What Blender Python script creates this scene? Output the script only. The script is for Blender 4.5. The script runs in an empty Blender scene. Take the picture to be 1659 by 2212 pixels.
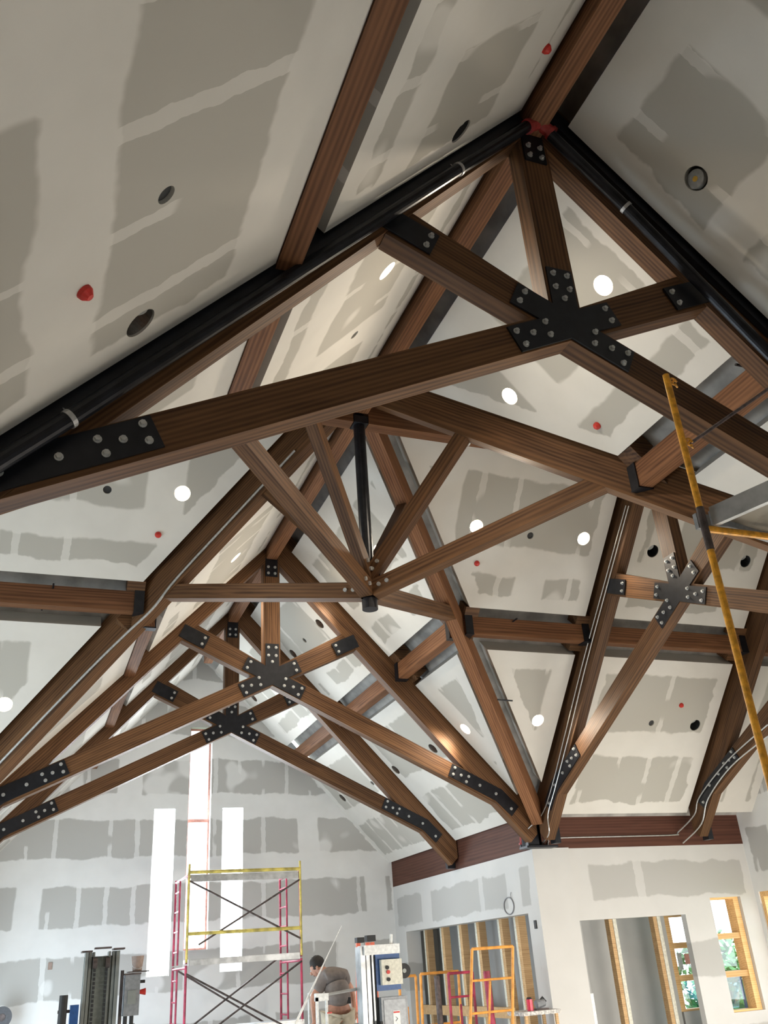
import bpy, bmesh, math, random
from mathutils import Vector as V, Matrix
C = bpy.context.scene.collection
random.seed(7)
# ------------------------------------------------------------------ camera
CAM = V((-3.309, -8.580, 2.90)); YAW, PIT, ROL, FPX = -0.3931, 0.4723, -0.0726, 1910.3
FWD = V((-math.sin(YAW)*math.cos(PIT), math.cos(YAW)*math.cos(PIT), math.sin(PIT)))
RGT = V((math.cos(YAW), math.sin(YAW), 0)); UPV = RGT.cross(FWD)
cr, sr = math.cos(ROL), math.sin(ROL)
CR, CU = RGT*cr + UPV*sr, UPV*cr - RGT*sr
cd = bpy.data.cameras.new('camera'); cam = bpy.data.objects.new('camera', cd); C.objects.link(cam)
cd.sensor_fit = 'VERTICAL'; cd.sensor_height = 24; cd.lens = 24*FPX/2212; cd.clip_start = .05
cam.matrix_world = Matrix(((CR.x, CU.x, -FWD.x, CAM.x), (CR.y, CU.y, -FWD.y, CAM.y), (CR.z, CU.z, -FWD.z, CAM.z), (0, 0, 0, 1)))
bpy.context.scene.camera = cam
def at(px, py, **k):                       # the point of the place that a measured sight line meets on a known plane
    r = FWD + CR*((px-829.5)/FPX) + CU*((1106-py)/FPX)
    a, v = list(k.items())[0]; i = 'xyz'.index(a)
    return CAM + r*((v-CAM[i])/r[i])
# ------------------------------------------------------------------ world, light, exposure
sc = bpy.context.scene
sc.view_settings.view_transform = 'Standard'; sc.view_settings.look = 'None'
sc.view_settings.gamma = 1; sc.view_settings.exposure = 0.12
w = bpy.data.worlds.new('sky'); sc.world = w; w.use_nodes = True
bg = w.node_tree.nodes['Background']; bg.inputs[0].default_value = (.86, .94, 1, 1); bg.inputs[1].default_value = 5.0
def area(name, loc, target, sx, sy, power, col):
    l = bpy.data.lights.new(name, 'AREA'); l.shape = 'RECTANGLE'; l.size = sx; l.size_y = sy; l.energy = power; l.color = col
    o = bpy.data.objects.new(name, l); C.objects.link(o); o.location = loc
    o.rotation_euler = (V(target)-V(loc)).to_track_quat('-Z', 'Y').to_euler(); return o
area('daylight_window_tall', (-.64, 10.98, 4.5), (-.64, 0, 4.2), .4, 3.0, 90, (.86, .93, 1))
area('daylight_window_centre', (.06, 10.98, 5.6), (.06, 0, 4.6), .44, 4.2, 140, (.86, .93, 1))
area('daylight_window_short', (.77, 10.98, 4.5), (.77, 0, 4.2), .4, 3.0, 90, (.86, .93, 1))
area('daylight_transept_window', (-8.2, .6, 1.7), (2, 8, 2.6), 4.5, 2.2, 300, (.70, .87, 1))
area('fill_nave_left', (-4.2, 7.6, 2.0), (4.2, 7.6, 2.6), 3.2, 2.4, 265, (.72, .87, 1))  # added fill lamp before a closed wall, brightens right wall and end wall
area('fill_transept_floor', (4.5, -4.4, 1.6), (4.5, -2.9, 0), 3.4, 1.8, 720, (1, .95, .87))  # added fill lamp aimed at the floor, its bounce lifts the transept ceiling
area('fill_transept_right', (8.3, -.2, 1.8), (5.2, 1.5, 0), 3.2, 2.2, 330, (1, .96, .90))  # added warm fill for the crossing, the wall behind it is blank
area('fill_behind_camera', (0, -12.3, 1.4), (0, 0, 0.0), 2.2, 2.3, 9, (1, .88, .72))  # added weak fill lamp behind the camera
area('daylight_side_room', (7.0, 9.8, 2.6), (5, 5, 1.5), 2.5, 2.0, 75, (.92, .96, 1))
# ------------------------------------------------------------------ materials
def mat(name, col, rough=.6, metal=0, emit=None, es=0, bump=0, nscale=30, var=.12, alpha=None):
    m = bpy.data.materials.new(name); m.use_nodes = True; nt = m.node_tree; b = nt.nodes['Principled BSDF']
    b.inputs['Roughness'].default_value = rough; b.inputs['Metallic'].default_value = metal
    t = nt.nodes.new('ShaderNodeTexCoord'); n = nt.nodes.new('ShaderNodeTexNoise'); n.inputs['Scale'].default_value = nscale; n.inputs['Detail'].default_value = 4
    nt.links.new(t.outputs['Object'], n.inputs['Vector'])
    r = nt.nodes.new('ShaderNodeValToRGB'); nt.links.new(n.outputs['Fac'], r.inputs[0])
    r.color_ramp.elements[0].position = .35; r.color_ramp.elements[1].position = .65
    r.color_ramp.elements[0].color = [c*(1-var) for c in col]+[1]; r.color_ramp.elements[1].color = [min(1, c*(1+var)) for c in col]+[1]
    nt.links.new(r.outputs[0], b.inputs['Base Color'])
    if emit: b.inputs['Emission Color'].default_value = (*emit, 1); b.inputs['Emission Strength'].default_value = es
    if bump:
        u = nt.nodes.new('ShaderNodeBump'); u.inputs['Strength'].default_value = bump; nt.links.new(n.outputs['Fac'], u.inputs['Height']); nt.links.new(u.outputs[0], b.inputs['Normal'])
    if alpha: b.inputs['Transmission Weight'].default_value = alpha
    return m
def wood(name, dark, light, rough=.5, sc_=1.0, streak=.62):
    m = bpy.data.materials.new(name); m.use_nodes = True; nt = m.node_tree; b = nt.nodes['Principled BSDF']; N = nt.nodes.new; L = nt.links.new
    t = N('ShaderNodeTexCoord'); mp = N('ShaderNodeMapping'); mp.inputs['Scale'].default_value = (.8*sc_, 11*sc_, 11*sc_); L(t.outputs['Object'], mp.inputs[0])
    n0 = N('ShaderNodeTexNoise'); n0.inputs['Scale'].default_value = 1.1; n0.inputs['Detail'].default_value = 5; n0.inputs['Distortion'].default_value = 1.2; L(mp.outputs[0], n0.inputs['Vector'])
    mp2 = N('ShaderNodeMapping'); mp2.inputs['Scale'].default_value = (.55*sc_, 6*sc_, 6*sc_); L(t.outputs['Object'], mp2.inputs[0])
    wv = N('ShaderNodeTexWave'); wv.wave_type = 'RINGS'; wv.rings_direction = 'X'; wv.inputs['Scale'].default_value = 1.6; wv.inputs['Distortion'].default_value = 5; wv.inputs['Detail'].default_value = 3; wv.inputs['Detail Scale'].default_value = .7; L(mp2.outputs[0], wv.inputs['Vector'])
    mx = N('ShaderNodeMath'); mx.operation = 'MULTIPLY'; L(wv.outputs['Fac'], mx.inputs[0]); mx.inputs[1].default_value = .30
    ad = N('ShaderNodeMath'); ad.operation = 'ADD'; L(n0.outputs['Fac'], ad.inputs[0]); L(mx.outputs[0], ad.inputs[1])
    r = N('ShaderNodeValToRGB'); L(ad.outputs[0], r.inputs[0]); e = r.color_ramp.elements
    e[0].position = .30; e[0].color = (*dark, 1); e[1].position = streak+.28; e[1].color = (*light, 1)
    oi = N('ShaderNodeObjectInfo'); hv = N('ShaderNodeHueSaturation'); mr = N('ShaderNodeMapRange'); mr.inputs['To Min'].default_value = .82; mr.inputs['To Max'].default_value = 1.2
    L(oi.outputs['Random'], mr.inputs[0]); L(mr.outputs[0], hv.inputs['Value']); L(r.outputs[0], hv.inputs['Color']); L(hv.outputs[0], b.inputs['Base Color'])
    b.inputs['Roughness'].default_value = rough+.08; b.inputs['Specular IOR Level'].default_value = .25
    u = N('ShaderNodeBump'); u.inputs['Strength'].default_value = .12; L(n0.outputs['Fac'], u.inputs['Height']); L(u.outputs[0], b.inputs['Normal'])
    return m
def drywall(name, mud, paper, oy=0., ox=0., per=1.22, band=.2, butt=3.66, strip=.41, amt=.55):
    """Taped and mudded gypsum board: x runs along the boards, y across them (object space)."""
    m = bpy.data.materials.new(name); m.use_nodes = True; nt = m.node_tree; b = nt.nodes['Principled BSDF']; N = nt.nodes.new; L = nt.links.new
    def M(op, a, c=None, d=None):
        n = N('ShaderNodeMath'); n.operation = op
        for i, x in enumerate((a, c, d)):
            if x is None: continue
            if isinstance(x, (int, float)): n.inputs[i].default_value = x
            else: L(x, n.inputs[i])
        return n.outputs[0]
    def sstep(x, lo, hi):
        n = N('ShaderNodeMapRange'); n.interpolation_type = 'SMOOTHSTEP'; L(x, n.inputs[0]); n.inputs[1].default_value = lo; n.inputs[2].default_value = hi; return n.outputs[0]
    t = N('ShaderNodeTexCoord'); s = N('ShaderNodeSeparateXYZ'); L(t.outputs['Object'], s.inputs[0])
    oi = N('ShaderNodeObjectInfo')
    def noise(scale, det=2, off=0):
        mp = N('ShaderNodeMapping'); mp.inputs['Location'].default_value = (off, off*2, 0); L(t.outputs['Object'], mp.inputs[0])
        n = N('ShaderNodeTexNoise'); n.inputs['Scale'].default_value = scale; n.inputs['Detail'].default_value = det; L(mp.outputs[0], n.inputs['Vector']); return M('SUBTRACT', n.outputs['Fac'], .5)
    na, nb, nc = noise(1.3, 3), noise(1.7, 3, 9), noise(7, 2, 3)
    X = M('ADD', M('ADD', s.outputs[0], ox), M('MULTIPLY', na, .14)); Y = M('ADD', M('ADD', s.outputs[1], oy), M('ADD', M('MULTIPLY', nb, .22), M('MULTIPLY', nc, .05)))
    fy = M('ABSOLUTE', M('SUBTRACT', M('FRACT', M('DIVIDE', Y, per)), .5))          # .5 at a seam, 0 in the board's middle
    bandm = sstep(fy, .5-band/per-.02, .5-band/per+.01)
    row = M('FLOOR', M('DIVIDE', Y, per))
    wn = N('ShaderNodeTexWhiteNoise'); wn.noise_dimensions = '1D'; L(row, wn.inputs['W'])
    Xb = M('ADD', X, M('MULTIPLY', wn.outputs['Value'], butt))
    fb = M('ABSOLUTE', M('SUBTRACT', M('FRACT', M('DIVIDE', Xb, butt)), .5))
    buttm = sstep(fb, .5-.26/butt, .5-.22/butt)
    cell = M('FLOOR', M('DIVIDE', X, strip))
    wc = N('ShaderNodeTexWhiteNoise'); wc.noise_dimensions = '2D'; cv = N('ShaderNodeCombineXYZ'); L(cell, cv.inputs[0]); L(row, cv.inputs[1]); L(cv.outputs[0], wc.inputs['Vector'])
    Xs = M('ADD', s.outputs[0], M('MULTIPLY', nc, .06))
    fs = M('ABSOLUTE', M('SUBTRACT', M('FRACT', M('DIVIDE', M('ADD', M('ADD', Xs, ox), M('MULTIPLY', na, .08)), strip)), .5))
    wdt = M('MULTIPLY', wc.outputs['Value'], .055)
    nlen = noise(1.1, 1, 14); ext = sstep(M('SUBTRACT', M('ADD', M('MULTIPLY', wc.outputs['Value'], .5), nlen), M('MULTIPLY', fy, -.6)), .28, .34)
    stripm = M('MULTIPLY', M('MULTIPLY', M('LESS_THAN', fs, M('ADD', wdt, .04)), M('LESS_THAN', wc.outputs['Value'], amt+.25)), ext)
    uv = N('ShaderNodeUVMap'); uv.uv_map = 'edge'; us = N('ShaderNodeSeparateXYZ'); L(uv.outputs[0], us.inputs[0])
    edgem = sstep(M('ADD', us.outputs[0], M('ADD', M('MULTIPLY', nb, .6), M('MULTIPLY', nc, .2))), .46, .52)
    blot = sstep(noise(.75, 2, 5), .13, .17)
    mask = M('MINIMUM', M('ADD', M('ADD', M('ADD', bandm, buttm), edgem), M('ADD', M('MULTIPLY', stripm, .72), M('MULTIPLY', blot, .8))), 1)
    mask = M('MULTIPLY', mask, M('ADD', .93, M('MULTIPLY', noise(3, 3, 2), .35)))
    mix = N('ShaderNodeMix'); mix.data_type = 'RGBA'; L(mask, mix.inputs[0]); mix.inputs[6].default_value = (*paper, 1); mix.inputs[7].default_value = (*mud, 1)
    L(mix.outputs[2], b.inputs['Base Color']); b.inputs['Roughness'].default_value = .85
    return m
WOOD = wood('walnut_stained_glulam', (.040, .017, .007), (.160, .078, .033))
WOODR = wood('red_brown_stained_glulam', (.085, .033, .014), (.24, .110, .050))
EAVE = wood('dark_red_brown_beam', (.06, .022, .013), (.12, .048, .030), .55, .7)
MUD, PAP = (.68, .655, .60), (.44, .42, .37)
DWC = drywall('taped_ceiling_gypsum_board', MUD, PAP, oy=-.68, per=1.42, band=.2, strip=.58, amt=.6)
DWW = drywall('taped_wall_gypsum_board', (.76, .76, .74), (.47, .465, .44), oy=0, ox=.1, band=.25, strip=.52, amt=.7, butt=7)
DIMW = mat('dark_unseen_wall', (.27, .21, .15), .9, nscale=12, var=.3)  # dark brown given to unseen near walls to dim the near bays
DWP = drywall('smooth_wall_gypsum_board', (.60, .59, .565), (.44, .43, .405), oy=.4, band=.34, strip=1.3, amt=.2)
REV = mat('plain_white_gypsum', (.62, .61, .58), .9)
DECK = mat('dark_grey_roof_deck', (.36, .345, .32), .9, nscale=3, var=.25)
GREY = mat('grey_gypsum_sheathing', (.40, .395, .38), .9, nscale=2, var=.05)
BLK = mat('matt_black_steel', (.011, .012, .016), .42, .3, nscale=12, var=.25)
PIPE = mat('black_painted_pipe', (.012, .013, .017), .3, .4, nscale=9, var=.4)
CAPM = mat('black_iron_cap', (.03, .03, .035), .4, .5)
BOLT = mat('galvanised_bolt', (.52, .53, .52), .4, .55)
STRAP = mat('galvanised_strap', (.45, .45, .45), .45, .6)
COND = mat('silver_conduit', (.55, .55, .53), .35, .7)
REDP = mat('red_iron_fitting', (.33, .035, .03), .45)
REDC = mat('red_plastic_cap', (.55, .03, .02), .5)
CANI = mat('dull_metal_housing', (.25, .24, .22), .4, .8)
CANW = mat('lit_housing_white', (.8, .78, .72), .4)  # lamp light put into the housing colour of lit downlights
DARKC = mat('black_housing', (.02, .02, .02), .6)
LENS = mat('unlit_lamp_glass', (.42, .43, .42), .25)
CHIP = mat('yellow_led_chip', (.8, .5, .08), .5)
LAMP = mat('lit_lamp', (1, 1, 1), .5, emit=(1, .84, .62), es=42)
LFL = mat('concrete_floor', (.44, .43, .41), .8, nscale=2)
PINE = wood('pale_pine_stud', (.42, .25, .12), (.62, .42, .22), .7, 1.2)
FRAMEW = wood('honey_wood_window_frame', (.62, .36, .14), (.82, .53, .24), .45, 1.0)
YEL = mat('yellow_scaffold_paint', (.72, .33, .025), .42, .1, nscale=22, var=.3)
YEL2 = mat('yellow_green_paint', (.52, .42, .10), .5, nscale=8, var=.35)
ORG = mat('orange_scaffold_paint', (.78, .34, .06), .5, nscale=10, var=.2)
REDS = mat('crimson_scaffold_paint', (.36, .03, .07), .5, nscale=8, var=.4)
DRKS = mat('worn_dark_steel', (.09, .07, .065), .55, .4, nscale=14, var=.4)
ALU = mat('aluminium', (.42, .43, .43), .38, .7, nscale=8, var=.2)
PLY = mat('weathered_plywood', (.24, .22, .18), .8, nscale=6, var=.3)
BLUE = mat('blue_paint', (.015, .07, .22), .45)
BRBLUE = mat('bright_blue_tape', (.02, .28, .75), .5)
GMET = mat('grey_enamel', (.23, .24, .25), .5, .2)
LGMET = mat('pale_grey_enamel', (.22, .235, .22), .5, .3, nscale=6)
WHT = mat('white_plastic', (.75, .76, .74), .5)
CRM = mat('cream_plastic', (.62, .60, .50), .5)
RUB = mat('black_rubber', (.02, .02, .02), .7)
BKT = mat('brown_bucket', (.30, .22, .18), .6)
SKIN = mat('skin', (.48, .24, .16), .55)
HAIR = mat('dark_hair', (.018, .014, .012), .7, bump=.5, nscale=80)
SHIRT = mat('grey_brown_cloth', (.20, .17, .155), .9, bump=.3, nscale=18)
PANTS = mat('cream_work_cloth', (.56, .49, .37), .9, bump=.3, nscale=14)
LEAF = mat('green_leaves', (.05, .22, .06), .6, nscale=4, var=.5)
BARK = mat('brown_bark', (.12, .08, .05), .9)
GRASS = mat('lawn', (.10, .22, .07), .9, nscale=2, var=.3)
GLASS = bpy.data.materials.new('clear_glass'); GLASS.use_nodes = True
_n = GLASS.node_tree; _n.nodes.clear(); _o = _n.nodes.new('ShaderNodeOutputMaterial'); _m = _n.nodes.new('ShaderNodeMixShader'); _t = _n.nodes.new('ShaderNodeBsdfTransparent'); _g = _n.nodes.new('ShaderNodeBsdfGlossy')
_g.inputs['Roughness'].default_value = .02; _m.inputs[0].default_value = .08; _n.links.new(_t.outputs[0], _m.inputs[1]); _n.links.new(_g.outputs[0], _m.inputs[2]); _n.links.new(_m.outputs[0], _o.inputs[0])
TGLASS = bpy.data.materials.new('blue_reflecting_glass'); TGLASS.use_nodes = True
_n = TGLASS.node_tree; _n.nodes.clear(); _o = _n.nodes.new('ShaderNodeOutputMaterial'); _m = _n.nodes.new('ShaderNodeMixShader'); _t = _n.nodes.new('ShaderNodeBsdfTransparent'); _t.inputs[0].default_value = (.45, .8, .92, 1); _g = _n.nodes.new('ShaderNodeBsdfGlossy')
_g.inputs['Roughness'].default_value = .05; _m.inputs[0].default_value = .25; _n.links.new(_t.outputs[0], _m.inputs[1]); _n.links.new(_g.outputs[0], _m.inputs[2]); _n.links.new(_m.outputs[0], _o.inputs[0])
# ------------------------------------------------------------------ helpers
def link(name, me, m, parent=None, mw=None):
    o = bpy.data.objects.new(name, me); C.objects.link(o)
    if m is not None and not me.materials: me.materials.append(m)
    if mw is not None: o.matrix_world = mw
    if parent is not None: o.parent = parent
    return o
def obj(name, bm, m, parent=None, mw=None, smooth=False):
    bmesh.ops.recalc_face_normals(bm, faces=bm.faces)
    me = bpy.data.meshes.new(name); bm.to_mesh(me); bm.free()
    if smooth:
        for p in me.polygons: p.use_smooth = True
    return link(name, me, m, parent, mw)
def thing(name, label, cat, loc=(0, 0, 0), rz=0, group=None):
    o = bpy.data.objects.new(name, None); C.objects.link(o); o.location = loc; o.rotation_euler = (0, 0, rz); o.empty_display_size = .1
    return tag(o, label, cat, group)
def tag(o, label, cat, group=None):
    o['label'] = label; o['category'] = cat
    if group: o['group'] = group
    return o
def struct(o): o['kind'] = 'structure'; return o
def box(bm, lo, hi):
    v = [bm.verts.new((x, y, z)) for x in (lo[0], hi[0]) for y in (lo[1], hi[1]) for z in (lo[2], hi[2])]
    for f in ((0, 1, 3, 2), (4, 6, 7, 5), (0, 4, 5, 1), (2, 3, 7, 6), (0, 2, 6, 4), (1, 5, 7, 3)): bm.faces.new([v[i] for i in f])
    return bm
def nb(*a):
    bm = bmesh.new()
    for lo, hi in a: box(bm, lo, hi)
    return bm
def bar(bm, p0, p1, wd, hg, up=(0, 0, 1)):                 # rectangular bar between two points
    p0, p1 = V(p0), V(p1); d = (p1-p0).normalized(); s = d.cross(V(up)).normalized(); u = s.cross(d)
    a = [p+s*i*wd/2+u*j*hg/2 for p in (p0, p1) for i, j in ((-1, -1), (1, -1), (1, 1), (-1, 1))]
    v = [bm.verts.new(q) for q in a]
    for f in ((3, 2, 1, 0), (4, 5, 6, 7), (0, 1, 5, 4), (1, 2, 6, 5), (2, 3, 7, 6), (3, 0, 4, 7)): bm.faces.new([v[i] for i in f])
    return bm
def tube(bm, pts, r, n=10, cap=True):
    pts = [V(p) for p in pts]; rings = []; ref = None
    for i, p in enumerate(pts):
        d = ((pts[min(i+1, len(pts)-1)]-p).normalized() + (p-pts[max(i-1, 0)]).normalized()).normalized()
        if ref is None: ref = V((0, 0, 1)) if abs(d.z) < .9 else V((1, 0, 0))
        s = d.cross(ref).normalized(); ref = s.cross(d).normalized()
        rr = r[i] if isinstance(r, (list, tuple)) else r
        rings.append([bm.verts.new(p+(s*math.cos(2*math.pi*k/n)+ref*math.sin(2*math.pi*k/n))*rr) for k in range(n)])
    for a, b in zip(rings, rings[1:]):
        for k in range(n): bm.faces.new((a[k], a[(k+1) % n], b[(k+1) % n], b[k]))
    if cap: bm.faces.new(rings[0][::-1]); bm.faces.new(rings[-1])
    return bm
def T(*a, **k): return tube(bmesh.new(), *a, **k)
def B(*a, **k): return bar(bmesh.new(), *a, **k)
def beam(name, p0, p1, wd, hg, m, parent=None, up=(0, 0, 1)):       # object whose local X runs along the timber; p0,p1 = centre of the bottom edge
    p0, p1 = V(p0), V(p1); L = (p1-p0).length; d = (p1-p0)/L; s = V(up).cross(d).normalized(); u = d.cross(s)
    mw = Matrix(((d.x, s.x, u.x, p0.x), (d.y, s.y, u.y, p0.y), (d.z, s.z, u.z, p0.z), (0, 0, 0, 1)))
    return obj(name, nb(((0, -wd/2, 0), (L, wd/2, hg))), m, parent, mw)
def slabm(poly, t0, t1, inset=.42):
    bm = bmesh.new(); n = len(poly)
    uv = bm.loops.layers.uv.new('edge')
    ar = sum(poly[i][0]*poly[(i+1) % n][1]-poly[(i+1) % n][0]*poly[i][1] for i in range(n))
    if ar < 0: poly = poly[::-1]
    a = [bm.verts.new((x, y, t0)) for x, y in poly]; b = [bm.verts.new((x, y, t1)) for x, y in poly]
    bm.faces.new(b); inner = []
    # inset ring: the board's taped border
    ok = True; P = [V(p) for p in poly]
    cen = sum((V(p) for p in poly), V((0, 0)))/n; rin = 1e9
    for i in range(n):
        d = (P[(i+1) % n]-P[i]).normalized(); rin = min(rin, abs(d.x*(cen-P[i]).y-d.y*(cen-P[i]).x))
    ins = min(inset, rin*.8)
    for i in range(n):
        d0 = (P[i]-P[i-1]).normalized(); d1 = (P[(i+1) % n]-P[i]).normalized(); n0 = V((-d0.y, d0.x)); n1 = V((-d1.y, d1.x)); bs = n0+n1; k = ins/max(bs.dot(n1), .2)
        inner.append(P[i]+bs*k)
    iv = [bm.verts.new((q.x, q.y, t0)) for q in inner]
    lo = ins/inset
    f = bm.faces.new(iv[::-1])
    for lp in f.loops: lp[uv].uv = (1-lo, 0)
    for i in range(n):
        j = (i+1) % n; f = bm.faces.new((a[j], a[i], iv[i], iv[j]))
        for lp in f.loops: lp[uv].uv = ((1 if lp.vert in (a[i], a[j]) else 1-lo), 0)
    for i in range(n): bm.faces.new((a[i], a[(i+1) % n], b[(i+1) % n], b[i]))
    return bm
def plate2(name, poly, y0, y1, m, parent, ang=0., org=(0, 0)):      # polygon in a truss plane (x,z), grain along ang
    c, s = math.cos(ang), math.sin(ang); q = [((x-org[0])*c+(z-org[1])*s, -(x-org[0])*s+(z-org[1])*c) for x, z in poly]
    bm = bmesh.new(); a = [bm.verts.new((x, y0, z)) for x, z in q]; b = [bm.verts.new((x, y1, z)) for x, z in q]; n = len(q)
    bm.faces.new(a); bm.faces.new(b[::-1])
    for i in range(n): bm.faces.new((a[i], b[i], b[(i+1) % n], a[(i+1) % n]))
    o = obj(name, bm, m); o.rotation_euler = (0, -ang, 0); o.location = (org[0], 0, org[1]); o.parent = parent
    return o
def cut(o, cutter_bm):                                   # boolean difference, applied
    bmesh.ops.recalc_face_normals(cutter_bm, faces=cutter_bm.faces)
    me = bpy.data.meshes.new('c'); cutter_bm.to_mesh(me); cutter_bm.free(); c = bpy.data.objects.new('c', me); C.objects.link(c); c.matrix_world = o.matrix_world
    md = o.modifiers.new('b', 'BOOLEAN'); md.operation = 'DIFFERENCE'; md.object = c; md.solver = 'EXACT'
    bpy.context.view_layer.update(); dg = bpy.context.evaluated_depsgraph_get()
    nm = bpy.data.meshes.new_from_object(o.evaluated_get(dg)); o.modifiers.clear(); old = o.data; o.data = nm; nm.name = o.name
    bpy.data.objects.remove(c); bpy.data.meshes.remove(me); bpy.data.meshes.remove(old)
def dup(root, loc, rz, label):
    r = root.copy(); C.objects.link(r); r.location = loc; r.rotation_euler = (0, 0, rz); r['label'] = label
    for ch in list(root.children):
        c = ch.copy(); C.objects.link(c); c.parent = r; c.matrix_parent_inverse = ch.matrix_parent_inverse.copy()
        for g in ch.children:
            d = g.copy(); C.objects.link(d); d.parent = c; d.matrix_parent_inverse = g.matrix_parent_inverse.copy()
    return r
# ------------------------------------------------------------------ the setting: roof
HW = 4.30                     # half span to the wall face
SL = dict(NR=(9.42, 1.07), NL=(9.22, 1.06), TF=(9.40, 1.07), TN=(9.40, 1.07))
def frame_of(pl, side=1):
    H, s = SL[pl]; n = math.sqrt(1+s*s)
    ex = {'N': V((0, 1, 0)), 'T': V((1, 0, 0))}[pl[0]]
    ho = {'NR': V((1, 0, 0)), 'NL': V((-1, 0, 0)), 'TF': V((0, 1, 0)), 'TN': V((0, -1, 0))}[pl]
    ey = (ho - V((0, 0, s)))/n; ez = ex.cross(ey); up = 1 if ez.z > 0 else -1
    return V((0, 0, H)), ex, ey, ez, up, n
HOLES = []                    # (plane, u, h, radius)
def roofpanel(name, pl, poly, m, t0=0, t1=.30, holes=True, dz=0):
    og, ex, ey, ez, up, n = frame_of(pl); og = og+V((0, 0, dz))
    mw = Matrix(((ex.x, ey.x, ez.x, og.x), (ex.y, ey.y, ez.y, og.y), (ex.z, ey.z, ez.z, og.z), (0, 0, 0, 1)))
    o = struct(obj(name, slabm([(u, h*n) for u, h in poly], up*t0, up*t1), m, None, mw))
    us = [p[0] for p in poly]; hs = [p[1] for p in poly]
    if holes:
        cb = bmesh.new(); k = 0
        for hp, u, h, r in HOLES:
            if hp == pl and min(us) < u < max(us) and min(hs) < h < max(hs):
                tube(cb, [(u, h*n, -up*.1), (u, h*n, up*(t1+.1))], r, 24); k += 1
        if k: cut(o, cb)
        else: cb.free()
    return o
NS = lambda pl, h: SL[pl][0]-SL[pl][1]*h
# downlights: plane, u (along ridge), h (out from ridge), lit, label
LIGHTS = [
 ('NL', -3.15, .86, 1, 'lit round downlight just under the nearest truss, beside its upper left strut'),
 ('NR', -3.58, 1.08, 1, 'brightest lit downlight, framed between king post and right strut of nearest truss'),
 ('NR', -1.76, 1.08, 1, 'lit downlight below the nearest truss, above the red cap on the near right slope'),
 ('TF', -1.94, 1.12, 1, 'lit downlight on left transept slope above a red sprinkler cap'),
 ('TF', 2.08, 1.12, 1, 'lit downlight on right transept slope just right of the far valley beam'),
 ('TF', 3.81, 1.12, 1, 'lit downlight on right transept slope nearest the conduit-lined truss rafter'),
 ('NR', 2.30, 1.08, 1, 'lit downlight seen right beside the black steel centre post'),
 ('NR', 4.01, 1.08, 1, 'lit downlight peeking over the horizontal tie left of the black post cap'),
 ('NL', 3.07, .86, 1, 'upper elongated lit downlight on the far left nave slope'),
 ('NL', 4.77, .86, 1, 'lower elongated lit downlight on far left nave slope, above the horizontal tie'),
 ('TF', -3.71, 3.12, 1, 'lit downlight at the left edge of the picture on the lower transept panel'),
 ('NL', 4.80, 3.00, 1, 'lit downlight low on far left nave slope beside the conduit'),
 ('TF', 3.83, 3.12, 1, 'lit downlight on the lower transept panel right of far valley beam'),
 ('NR', 4.07, 3.06, 1, 'lit downlight low on far nave slope left of the far valley beam'),
 ('NL', -4.70, 3.02, 0, 'open round light hole with orange wire in near left slope'),
 ('NL', -4.68, .86, 0, 'dark narrow light opening high on near left slope beside the ridge'),
 ('NR', -4.88, 1.09, 0, 'unlit downlight with yellow chip on the near right slope'),
 ('TF', 5.04, 1.17, 0, 'unlit dark downlight left of the transept king post'),
 ('TF', 6.79, 1.17, 0, 'unlit dark downlight right of the yellow scaffold pole'),
 ('NR', 5.34, 1.10, 0, 'unlit downlight right of far truss king post, highest of its row'),
 ('NR', 7.03, 1.09, 0, 'unlit downlight just above the right strut of the far truss plate'),
 ('NR', 10.17, 1.07, 0, 'unlit downlight nearest the end wall, seen under the far truss'),
 ('NR', 7.15, 3.07, 0, 'unlit downlight with red ring between the two far truss chords'),
 ('NR', 10.24, 3.04, 0, 'lowest unlit downlight on far right nave slope beside the farthest rafter'),
 ('NR', 5.39, 3.07, 0, 'unlit downlight peeking above the long right chord of far truss'),
 ('TF', 6.78, 3.12, 0, 'unlit dark downlight on lower transept panel beside the second rafter'),
 ('TF', 5.06, 3.12, 0, 'unlit dark downlight half hidden by the transept truss chord'),
]
SMALL = [('NL', -5.62, 3.02, 'small open cable hole ringed by joint compound on near left slope'),
 ('NL', -2.21, .84, 'tiny dark cable hole on left slope seen below the near truss'), ('TF', -2.82, 1.16, 'small dark cable hole on left transept slope'),
 ('TF', 2.94, 1.15, 'small round box hole between two lit downlights'), ('TF', 5.91, 3.11, 'small dark box hole between two unlit transept downlights'),
 ('NR', 6.25, 1.09, 'small dark box hole on far right nave slope'), ('NR', 8.43, 3.07, 'small cable hole low on the farthest right nave slope')]
REDCAPS = [('NL', -5.25, 3.32, 'red sprinkler cap beside the open light hole, near left slope'), ('NL', -5.12, .30, 'red sprinkler cap high beside the near ridge beam'),
 ('TF', -2.16, 1.50, 'red sprinkler cap on the left transept slope'), ('NR', -2.35, 1.68, 'red sprinkler cap on near right slope below the nearest truss'),
 ('TF', 2.21, 1.48, 'small red sprinkler cap on the upper right transept panel'), ('TF', 6.38, 2.88, 'red sprinkler cap on lower transept panel, far right'),
 ('NR', 5.86, 3.34, 'red sprinkler cap below the long right chord of far truss')]
for pl, u, h, lit, lb in LIGHTS: HOLES.append((pl, u, h, .098))
for pl, u, h, lb in SMALL: HOLES.append((pl, u, h, .05))
G = .33
S0, S1 = 1.93, 2.36                       # slot of the purlins
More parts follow.
